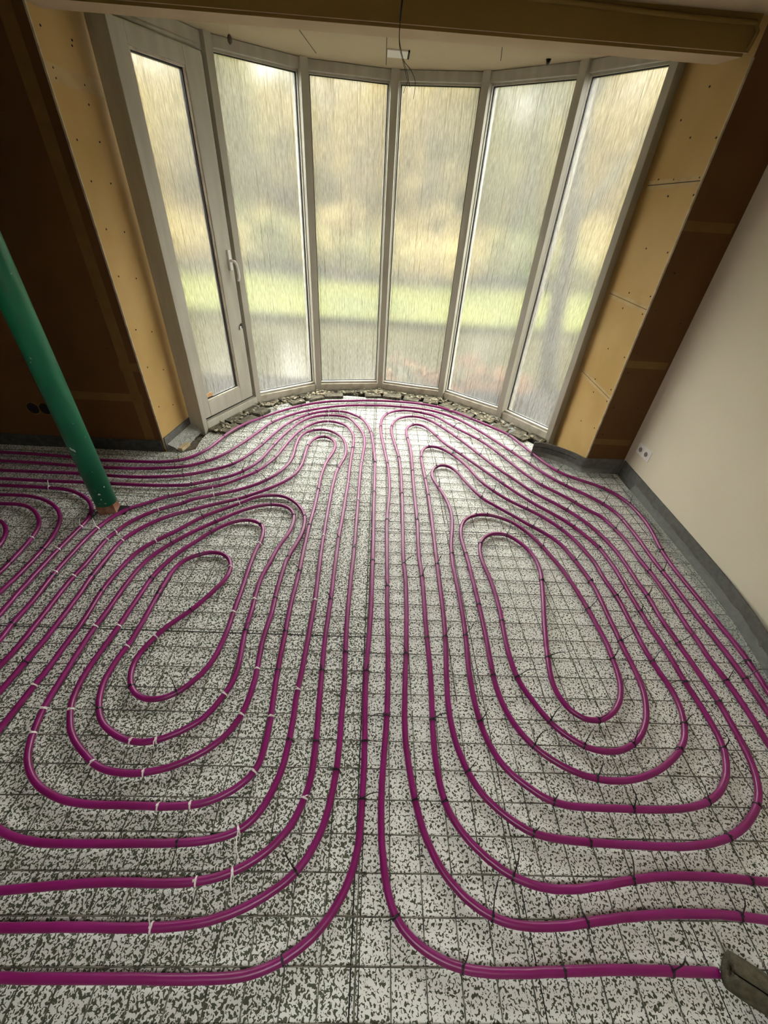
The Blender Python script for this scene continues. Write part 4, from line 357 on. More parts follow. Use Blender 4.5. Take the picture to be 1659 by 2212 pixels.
'SR': '1639,305 1629,294 1614,280 1598,265 1579,250 1559,236 1539,225 1517,215 1495,207 1472,201 1448,197 1424,195 1401,194 1377,195 1353,197 1329,199 1305,201 1281,203 1257,206 1233,208 1209,210 1185,212 1161,213 1137,215 1113,216 1089,216 1065,216 1041,216 1017,216 993,216 969,215 945,214 921,213 897,212 873,210 849,208 825,207 802,205 778,202 754,200 730,198 706,195 682,193 658,190 634,188 610,187 586,186 562,186 538,186 514,188 491,190 467,194 444,199 421,207 399,216 378,227 358,239 338,253 320,269 303,285 287,303 273,322 260,343 249,364 239,385 230,407 222,430 216,453 210,476 205,500 201,524 197,547 194,571 190,595 187,619 185,642 182,666 180,690 179,714 179,738 179,762 179,786 180,810 181,834 183,858 184,882 185,906 187,930 189,954 190,978 192,1002 194,1026 196,1050 198,1074 199,1098 201,1122 202,1146 204,1170 205,1194 206,1218 207,1242 209,1266 210,1290 211,1314 212,1338 213,1362 213,1386 214,1410 215,1434 216,1458 216,1482 217,1506 217,1530 217,1554 217,1578 216,1602 215,1626 214,1650 213,1674 212,1698 212,1722 212,1746 212,1770 212,1794 213,1818 214,1842 214,1866 215,1890 216,1914 216,1938 217,1962 218,1986 219,2010 219,2034 220,2058 220,2082 221,2106 222,2130 222,2154 223,2178 223,2202 224,2226 225,2250 225,2274 226,2298 226,2322 227,2346 227,2370 228,2394 228,2418 228,2442 229,2466 229,2490 229,2514 230,2538 230,2562 230,2586 230,2610 230,2634 230,2658 229,2682 229,2706 229,2730 229,2754 228,2778 228,2802 227,2826 226,2850 225,2874 224,2898 222,2922 220,2946 218,2970 216,2994 213,3017 210,3041 207,3065 203,3089 200,3113 197,3136 193,3160 190,3184 187,3208 184,3232 181,3255 178,3279 175,3303 172,3327 170,3351 168,3375 167,3399 166,3423 166,3447 167,3471 169,3495 171,3518 175,3542 180,3566 186,3589 192,3612 201,3634 211,3656 223,3676 237,3695 254,3712 272,3726 292,3739 313,3750 335,3759 358,3764 382,3767 405,3767 429,3764 452,3759 474,3750 495,3739 515,3727 534,3712 551,3696 568,3679 584,3661 599,3642 613,3623 626,3603 640,3583 653,3563 666,3543 679,3523 692,3502 704,3482 717,3461 729,3440 741,3420 753,3399 764,3378 776,3357 787,3336 798,3314 810,3293 820,3272 831,3250 842,3229 853,3207 863,3186 874,3164 884,3143 895,3121 905,3099 916,3078 927,3056 937,3035 948,3013 958,2991 969,2970 979,2948 989,2927 1000,2905 1011,2884 1022,2862 1034,2841 1046,2821 1058,2800 1070,2779 1083,2759 1096,2739 1109,2719 1122,2698 1135,2678 1147,2657 1159,2637 1171,2616 1183,2595 1194,2574 1206,2553 1219,2533 1233,2513 1247,2494 1263,2476 1279,2458 1295,2440 1311,2423 1328,2405 1344,2387 1360,2370 1376,2352 1391,2333 1407,2315 1421,2296 1435,2276 1449,2256 1462,2236 1474,2216 1486,2195 1497,2174 1508,2152 1519,2131 1528,2109 1537,2086 1545,2064 1552,2041 1558,2018 1564,1994 1569,1971 1574,1948 1579,1924 1584,1901 1587,1877 1589,1853 1591,1829 1592,1805 1592,1781 1593,1757 1593,1733 1593,1709 1592,1685 1592,1661 1591,1637 1591,1613 1592,1589 1593,1565 1595,1541 1596,1517 1596,1493 1595,1469 1594,1445 1592,1421 1590,1398 1588,1374 1587,1350 1587,1326 1588,1302 1588,1278 1589,1254 1590,1230 1590,1206 1590,1182 1590,1158 1591,1134 1592,1110 1593,1086 1593,1062 1594,1038 1595,1014 1596,990 1596,966 1596,942 1596,918 1595,894 1594,870 1592,846 1589,822 1587,798 1584,774 1581,750 1578,727 1574,703 1569,679 1564,656 1557,633 1549,611 1539,589 1528,568 1515,548 1500,529 1484,512 1466,496 1447,481 1427,468 1407,455 1386,443 1365,433 1343,423 1320,415 1298,407 1275,401 1251,396 1228,391 1204,388 1180,385 1156,383 1132,381 1108,380 1084,380 1060,380 1036,380 1012,380 988,381 964,382 940,383 916,383 892,384 868,385 844,386 820,387 796,388 772,390 748,391 724,393 700,395 677,398 653,401 630,406 607,412 585,421 564,433 544,445 524,459 505,473 487,489 470,505 454,523 440,543 428,563 417,584 408,606 400,629 393,652 386,675 381,698 377,722 374,746 372,770 370,794 370,817 370,841 370,865 371,889 373,913 375,937 377,961 379,985 381,1009 384,1033 386,1057 389,1081 391,1105 393,1129 396,1152 397,1176 399,1200 401,1224 402,1248 403,1272 405,1296 405,1320 406,1344 407,1368 407,1392 408,1416 408,1440 409,1464 409,1488 409,1512 410,1536 410,1560 411,1584 411,1608 411,1632 412,1656 412,1680 412,1704 413,1728 413,1752 413,1776 414,1800 414,1824 415,1848 415,1872 415,1896 416,1920 417,1944 417,1969 418,1993 419,2017 419,2041 420,2065 420,2089 421,2113 421,2137 422,2161 422,2185 422,2209 422,2233 422,2257 422,2281 422,2305 422,2329 422,2353 422,2377 422,2401 422,2425 421,2449 421,2473 421,2497 420,2521 420,2545 419,2569 419,2593 418,2617 418,2641 417,2665 416,2689 415,2713 414,2737 414,2761 413,2785 413,2809 412,2833 412,2857 412,2881 412,2905 412,2929 412,2953 413,2977 415,3001 418,3024 423,3048 430,3071 439,3092 450,3113 465,3131 482,3144 502,3153 524,3156 546,3153 568,3146 588,3134 607,3120 625,3105 642,3087 657,3069 672,3050 686,3031 699,3011 711,2990 723,2969 735,2948 746,2927 756,2905 766,2883 776,2861 784,2839 793,2816 800,2794 807,2771 815,2748 822,2725 829,2702 837,2679 845,2657 854,2635 864,2613 875,2591 886,2570 898,2549 911,2529 924,2509 937,2489 951,2469 965,2450 980,2431 995,2412 1011,2394 1027,2377 1044,2360 1062,2344 1080,2328 1098,2312 1116,2297 1134,2281 1152,2264 1169,2248 1186,2231 1202,2213 1218,2195 1233,2176 1247,2157 1261,2138 1275,2118 1288,2097 1300,2077 1311,2056 1322,2034 1332,2013 1341,1990 1349,1968 1357,1945 1363,1922 1369,1899 1375,1875 1380,1852 1385,1828 1390,1805 1394,1781 1397,1758 1398,1734 1398,1710 1398,1686 1398,1662 1398,1638 1399,1614 1401,1590 1404,1566 1406,1542 1409,1518 1411,1495 1411,1471 1411,1447 1410,1423 1408,1399 1407,1375 1405,1351 1404,1327 1403,1303 1402,1279 1400,1255 1399,1231 1397,1207 1396,1183 1395,1159 1395,1135 1396,1111 1397,1087 1398,1063 1400,1039 1403,1015 1406,991 1408,968 1409,944 1408,920 1406,896 1402,873 1396,849 1389,827 1380,804 1370,783 1358,762 1345,742 1330,724 1313,707 1295,691 1276,677 1256,663 1236,651 1215,639 1193,628 1172,618 1149,609 1127,601 1104,594 1081,588 1058,583 1034,579 1010,576 986,575 962,575 938,576 915,579 891,584 868,589 845,596 823,605 801,615 780,626 760,639 740,652 721,667 704,683 687,700 672,719 658,738 646,759 635,780 626,802 618,825 611,848 606,871 602,895 599,918 597,942 596,966 596,990 596,1014 597,1038 598,1062 599,1086 600,1110 601,1134 602,1158 603,1182 604,1206 605,1230 605,1254 606,1278 606,1302 607,1326 607,1350 607,1374 607,1398 607,1422 607,1446 607,1470 606,1494 606,1518 606,1542 606,1566 606,1590 605,1614 605,1638 604,1662 604,1686 604,1710 603,1734 602,1758 601,1782 600,1806 599,1830 598,1854 596,1878 595,1902 595,1926 596,1950 598,1974 601,1998 605,2021 611,2044 618,2067 627,2089 638,2110 651,2130 667,2147 685,2162 705,2175 726,2185 748,2193 771,2199 795,2201 818,2200 841,2195 864,2188 886,2180 908,2170 929,2159 949,2146 968,2131 986,2115 1001,2097 1016,2078 1029,2059 1042,2038 1054,2018 1065,1996 1076,1975 1086,1953 1096,1931 1104,1909 1113,1886 1120,1863 1127,1840 1133,1817 1140,1794 1147,1771 1154,1748 1160,1725 1166,1702 1171,1678 1175,1655 1179,1631 1182,1607 1186,1584 1189,1560 1192,1536 1195,1512 1197,1488 1200,1464 1202,1440 1204,1417 1206,1393 1207,1369 1208,1345 1209,1321 1209,1297 1210,1273 1212,1249 1212,1225 1213,1201 1212,1177 1210,1153 1207,1129 1205,1105 1202,1081 1199,1058 1196,1034 1191,1010 1186,987 1179,964 1170,942 1159,921 1147,900 1133,881 1117,864 1100,847 1081,833 1060,821 1039,811 1017,803 994,800 971,801 949,806 929,817 911,831 895,848 884,868 875,890 868,913 865,936 863,960 864,984 867,1007 870,1031 875,1055 880,1078 885,1102 890,1125 895,1148 901,1172 907,1195 912,1218 918,1242 924,1265 930,1288 937,1311 943,1335 949,1358 956,1381 962,1404 969,1427 975,1450 981,1473 988,1497 994,1520 1000,1543 1006,1566 1011,1590 1017,1613 1022,1637 1026,1660 1029,1684 1031,1708 1032,1732 1031,1755 1028,1779 1024,1803 1018,1826 1010,1848 1001,1870 990,1892 978,1912 964,1932 949,1950 933,1967 915,1982 894,1992 872,1999 850,2001 827,1999 805,1993 784,1982 765,1968 748,1952 734,1933 721,1913 711,1892 704,1869 698,1846 695,1823 693,1799 692,1775 692,1751 693,1727 695,1703 698,1679 701,1656 704,1632 707,1608 709,1584 711,1560 712,1536 713,1512 713,1488 714,1464 714,1440 714,1416 713,1392 713,1368 712,1344 710,1320 708,1296 706,1272 704,1248 702,1225 701,1201 699,1177 698,1153 697,1129 697,1105 697,1081 698,1057 699,1033 702,1009 706,985 711,962 718,939 727,917 737,895 747,873 757,852 768,830 780,810 793,790 808,771 824,754 842,738 861,723 880,710 901,698 923,689 946,683 969,679 993,678 1017,679 1040,682 1063,688 1085,697 1107,707 1127,719 1147,733 1165,748 1182,765 1197,783 1212,802 1225,822 1236,843 1247,865 1256,887 1264,909 1271,932 1276,955 1280,979 1282,1003 1284,1027 1285,1051 1286,1075 1287,1099 1287,1123 1288,1147 1289,1171 1290,1195 1291,1219 1293,1243 1294,1267 1295,1291 1296,1315 1298,1339 1299,1363 1301,1386 1303,1410 1304,1434 1306,1458 1307,1482 1308,1506 1309,1530 1309,1554 1308,1578 1306,1602 1304,1626 1301,1650 1297,1674 1293,1697 1289,1721 1284,1744 1279,1768 1275,1791 1270,1815 1264,1838 1259,1862 1252,1885 1245,1907 1235,1929 1224,1950 1211,1970 1197,1990 1182,2008 1166,2026 1150,2044 1133,2061 1116,2078 1099,2095 1083,2112 1066,2130 1050,2148 1034,2166 1018,2184 1002,2201 986,2219 969,2236 953,2254 936,2272 920,2289 903,2306 887,2324 870,2341 854,2359 839,2378 826,2397 814,2418 802,2439 792,2461 783,2483 773,2505 765,2527 756,2550 748,2572 739,2595 731,2617 724,2640 716,2663 709,2686 701,2708 692,2731 682,2753 672,2774 659,2794 645,2812 627,2826 607,2836 586,2840 565,2837 545,2828 527,2814 512,2796 499,2777 490,2755 483,2733 478,2709 477,2686 477,2662 480,2638 484,2615 489,2591 496,2568 502,2545 509,2522 515,2499 522,2476 528,2453 534,2429 540,2406 545,2383 550,2359 554,2335 558,2312 560,2288 562,2264 564,2240 564,2216 564,2192 563,2168 562,2144 560,2120 557,2096 555,2073 551,2049 547,2025 543,2001 538,1978 534,1954 529,1931 525,1907 522,1883 519,1860 516,1836 514,1812 512,1788 510,1764 509,1740 508,1716 507,1692 507,1668 507,1644 507,1620 508,1596 508,1572 508,1548 508,1524 509,1500 509,1476 509,1452 509,1428 509,1404 508,1380 508,1356 507,1332 507,1308 506,1284 505,1260 504,1236 502,1212 501,1188 499,1164 497,1140 495,1116 493,1092 491,1068 489,1044 487,1020 486,996 485,972 485,948 485,924 485,900 486,876 487,852 489,828 492,805 495,781 499,757 504,734 510,711 518,688 527,666 538,645 550,625 565,606 581,588 599,573 617,558 637,544 657,530 677,518 699,508 721,501 744,496 768,492 792,490 816,489 840,488 864,488 888,487 912,487 936,487 960,486 984,486 1008,485 1032,485 1056,485 1080,485 1104,486 1128,486 1152,488 1176,489 1200,492 1223,495 1247,500 1270,505 1293,513 1315,521 1337,532 1357,543 1377,557 1395,572 1413,588 1429,606 1443,625 1456,645 1468,666 1478,687 1485,710 1491,733 1495,757 1497,780 1499,804 1500,828 1500,852 1500,876 1500,900 1499,924 1498,948 1497,972 1498,996 1498,1020 1499,1044 1500,1068 1501,1092 1501,1116 1501,1140 1501,1164 1500,1188 1499,1212 1497,1236 1496,1260 1495,1284 1495,1308 1495,1332 1496,1356 1496,1380 1496,1404 1496,1428 1496,1452 1496,1476 1496,1500 1497,1524 1498,1548 1499,1572 1501,1596 1502,1620 1502,1644 1503,1668 1503,1692 1503,1716 1502,1740 1501,1764 1500,1788 1498,1812 1496,1836 1493,1860 1489,1883 1484,1907 1477,1929 1469,1952 1461,1974 1451,1997 1442,2019 1432,2041 1422,2062 1411,2084 1400,2105 1387,2125 1374,2145 1361,2165 1347,2185 1332,2204 1317,2222 1301,2240 1285,2258 1269,2276 1253,2294 1237,2312 1222,2330 1207,2349 1192,2368 1177,2387 1163,2406 1148,2425 1134,2445 1120,2464 1107,2484 1093,2504 1080,2524 1068,2545 1055,2565 1042,2585 1030,2606 1017,2626 1005,2647 992,2667 979,2688 967,2708 954,2729 942,2749 930,2770 917,2790 905,2811 892,2831 880,2852 867,2872 855,2893 842,2913 830,2934 817,2955 805,2975 792,2995 780,3016 767,3036 753,3056 740,3076 727,3096 713,3116 699,3136 686,3156 674,3176 662,3197 650,3218 640,3239 630,3261 620,3283 611,3305 602,3328 593,3350 583,3372 574,3394 565,3416 555,3438 546,3460 535,3482 524,3503 511,3523 497,3542 481,3559 463,3573 442,3582 420,3586 398,3584 378,3576 359,3563 344,3546 331,3526 322,3505 314,3482 309,3459 306,3436 305,3412 305,3388 306,3364 308,3340 309,3316 311,3292 313,3268 315,3244 317,3220 319,3196 322,3172 324,3148 325,3124 327,3101 328,3077 328,3053 329,3029 329,3005 329,2981 329,2957 329,2932 328,2908 328,2884 327,2860 327,2836 327,2812 326,2788 326,2764 325,2740 325,2716 324,2692 323,2668 323,2644 322,2620 322,2596 321,2572 321,2548 321,2524 321,2500 320,2476 320,2452 320,2428 320,2404 320,2380 320,2356 320,2332 320,2308 320,2284 320,2260 320,2236 320,2212 320,2188 320,2164 320,2140 320,2116 319,2092 319,2068 318,2044 317,2020 316,1996 315,1972 314,1948 313,1924 312,1900 311,1876 310,1852 309,1828 309,1804 308,1780 308,1756 308,1732 309,1708 310,1684 311,1660 312,1636 313,1612 313,1588 313,1564 313,1540 313,1516 313,1492 312,1468 312,1444 311,1420 311,1396 310,1372 309,1348 309,1324 308,1300 307,1276 307,1252 307,1228 306,1204 306,1180 306,1156 306,1132 307,1108 307,1084 307,1060 307,1036 306,1012 305,988 305,964 304,940 302,916 301,892 300,868 298,844 297,820 296,796 294,772 293,748 293,724 292,700 292,676 292,652 293,628 295,604 297,580 300,556 304,533 309,510 316,487 325,465 337,444 350,425 365,406 381,388 398,372 417,356 435,341 455,328 475,315 497,304 518,295 541,287 564,280 587,275 611,272 635,269 659,269 683,269 707,270 731,272 754,275 778,277 802,280 826,283 850,287 874,290 897,293 921,296 945,298 969,301 993,302 1017,303 1041,304 1065,304 1089,304 1113,304 1137,303 1161,303 1185,302 1209,300 1233,299 1257,298 1281,296 1305,295 1329,293 1353,292 1377,291 1401,290 1425,289 1449,289 1472,290 1495,294 1518,301 1539,312 1558,325 1574,338 1587,350',
'K': '-3616,2293 -3601,2293 -3581,2293 -3558,2293 -3534,2294 -3510,2294 -3486,2294 -3462,2294 -3438,2294 -3413,2294 -3389,2294 -3365,2294 -3341,2295 -3317,2295 -3293,2295 -3269,2295 -3245,2295 -3220,2295 -3196,2295 -3172,2295 -3148,2295 -3124,2296 -3100,2296 -3076,2296 -3052,2296 -3027,2296 -3003,2296 -2979,2296 -2955,2296 -2931,2297 -2907,2297 -2883,2297 -2859,2297 -2834,2297 -2810,2297 -2786,2297 -2762,2298 -2738,2298 -2714,2298 -2690,2298 -2665,2298 -2641,2298 -2617,2298 -2593,2298 -2569,2298 -2545,2298 -2521,2298 -2497,2298 -2472,2298 -2448,2298 -2424,2298 -2400,2297 -2376,2297 -2352,2296 -2328,2296 -2304,2295 -2280,2294 -2255,2293 -2231,2292 -2207,2291 -2183,2290 -2159,2288 -2135,2286 -2111,2282 -2088,2277 -2065,2270 -2042,2262 -2020,2252 -1999,2242 -1977,2231 -1956,2219 -1936,2206 -1916,2192 -1897,2177 -1879,2161 -1863,2144 -1847,2126 -1833,2106 -1821,2086 -1809,2065 -1800,2043 -1792,2020 -1786,1997 -1783,1973 -1781,1949 -1781,1925 -1781,1901 -1782,1877 -1783,1853 -1784,1829 -1785,1805 -1786,1781 -1787,1757 -1788,1733 -1789,1708 -1789,1684 -1790,1660 -1790,1636 -1790,1612 -1789,1588 -1789,1564 -1789,1540 -1789,1515 -1789,1491 -1788,1467 -1788,1443 -1787,1419 -1787,1395 -1786,1371 -1785,1347 -1783,1323 -1782,1298 -1780,1274 -1779,1250 -1778,1226 -1778,1202 -1778,1178 -1778,1154 -1779,1130 -1779,1106 -1780,1082 -1781,1057 -1781,1033 -1782,1009 -1782,985 -1783,961 -1783,937 -1784,913 -1784,889 -1784,864 -1785,840 -1785,816 -1786,792 -1786,768 -1787,744 -1787,720 -1788,696 -1788,671 -1788,647 -1789,623 -1789,599 -1790,576 -1790,556 -1790,541',
'L': '-3423,2160 -3408,2161 -3388,2162 -3365,2162 -3341,2163 -3317,2164 -3293,2165 -3269,2166 -3245,2166 -3221,2167 -3196,2168 -3172,2169 -3148,2169 -3124,2170 -3100,2171 -3076,2172 -3052,2173 -3028,2173 -3003,2174 -2979,2175 -2955,2176 -2931,2177 -2907,2177 -2883,2178 -2859,2179 -2835,2180 -2810,2180 -2786,2181 -2762,2182 -2738,2183 -2714,2184 -2690,2184 -2666,2185 -2642,2186 -2617,2187 -2593,2188 -2569,2188 -2545,2189 -2521,2190 -2497,2191 -2473,2192 -2449,2193 -2425,2194 -2400,2195 -2376,2195 -2352,2195 -2328,2194 -2304,2192 -2280,2188 -2257,2184 -2233,2178 -2210,2172 -2187,2164 -2165,2155 -2143,2145 -2122,2134 -2101,2122 -2081,2109 -2062,2095 -2043,2079 -2025,2064 -2007,2047 -1991,2029 -1976,2011 -1961,1991 -1949,1971 -1937,1950 -1927,1928 -1917,1906 -1909,1883 -1902,1861 -1895,1837 -1890,1814 -1885,1790 -1881,1766 -1878,1743 -1876,1719 -1874,1694 -1873,1670 -1872,1646 -1871,1622 -1870,1598 -1870,1574 -1870,1550 -1870,1526 -1870,1502 -1871,1477 -1872,1453 -1874,1429 -1875,1405 -1877,1381 -1879,1357 -1881,1333 -1884,1309 -1886,1285 -1888,1261 -1890,1237 -1892,1213 -1895,1189 -1897,1165 -1899,1141 -1901,1117 -1903,1093 -1906,1069 -1908,1045 -1910,1021 -1912,997 -1914,972 -1917,948 -1919,924 -1921,900 -1923,876 -1925,852 -1928,828 -1930,804 -1932,780 -1934,756 -1936,733 -1938,711 -1940,693',
'M': '-3240,2043 -3224,2044 -3204,2045 -3181,2047 -3157,2048 -3133,2050 -3109,2051 -3085,2053 -3061,2054 -3037,2056 -3013,2057 -2988,2059 -2964,2061 -2940,2062 -2916,2064 -2892,2065 -2868,2067 -2844,2068 -2820,2070 -2795,2071 -2771,2073 -2747,2074 -2723,2076 -2699,2078 -2675,2079 -2651,2081 -2627,2082 -2603,2084 -2578,2086 -2554,2088 -2530,2089 -2506,2091 -2482,2092 -2458,2094 -2434,2095 -2410,2096 -2385,2097 -2361,2098 -2337,2098 -2313,2098 -2289,2096 -2266,2092 -2242,2086 -2220,2077 -2199,2067 -2178,2054 -2158,2041 -2139,2026 -2121,2010 -2103,1994 -2087,1976 -2071,1958 -2056,1939 -2043,1919 -2031,1898 -2021,1876 -2013,1853 -2007,1830 -2002,1807 -1997,1783 -1994,1759 -1991,1735 -1989,1711 -1987,1687 -1985,1663 -1983,1639 -1981,1615 -1979,1591 -1978,1567 -1978,1542 -1978,1518 -1979,1494 -1982,1470 -1984,1446 -1987,1422 -1990,1398 -1994,1374 -1997,1350 -2000,1326 -2003,1302 -2007,1278 -2010,1254 -2013,1230 -2016,1206 -2019,1182 -2022,1159 -2025,1135 -2028,1111 -2031,1087 -2034,1063 -2037,1039 -2040,1015 -2043,991 -2046,967 -2048,946 -2051,928',
'N': '-2852,2001 -2836,1999 -2816,1996 -2793,1993 -2769,1990 -2745,1987 -2721,1984 -2696,1982 -2672,1979 -2648,1976 -2624,1973 -2599,1970 -2575,1967 -2551,1964 -2527,1961 -2502,1958 -2478,1955 -2454,1953 -2430,1950 -2405,1948 -2381,1946 -2357,1944 -2333,1940 -2309,1935 -2287,1927 -2265,1916 -2245,1903 -2227,1887 -2210,1870 -2194,1852 -2180,1832 -2167,1811 -2156,1790 -2146,1768 -2138,1745 -2132,1722 -2127,1698 -2125,1674 -2124,1649 -2124,1625 -2124,1600 -2124,1576 -2124,1552 -2125,1527 -2125,1503 -2125,1478 -2125,1454 -2125,1430 -2125,1405 -2125,1381 -2124,1356 -2124,1332 -2124,1307 -2124,1283 -2124,1259 -2123,1236 -2123,1215 -2123,1200',
}
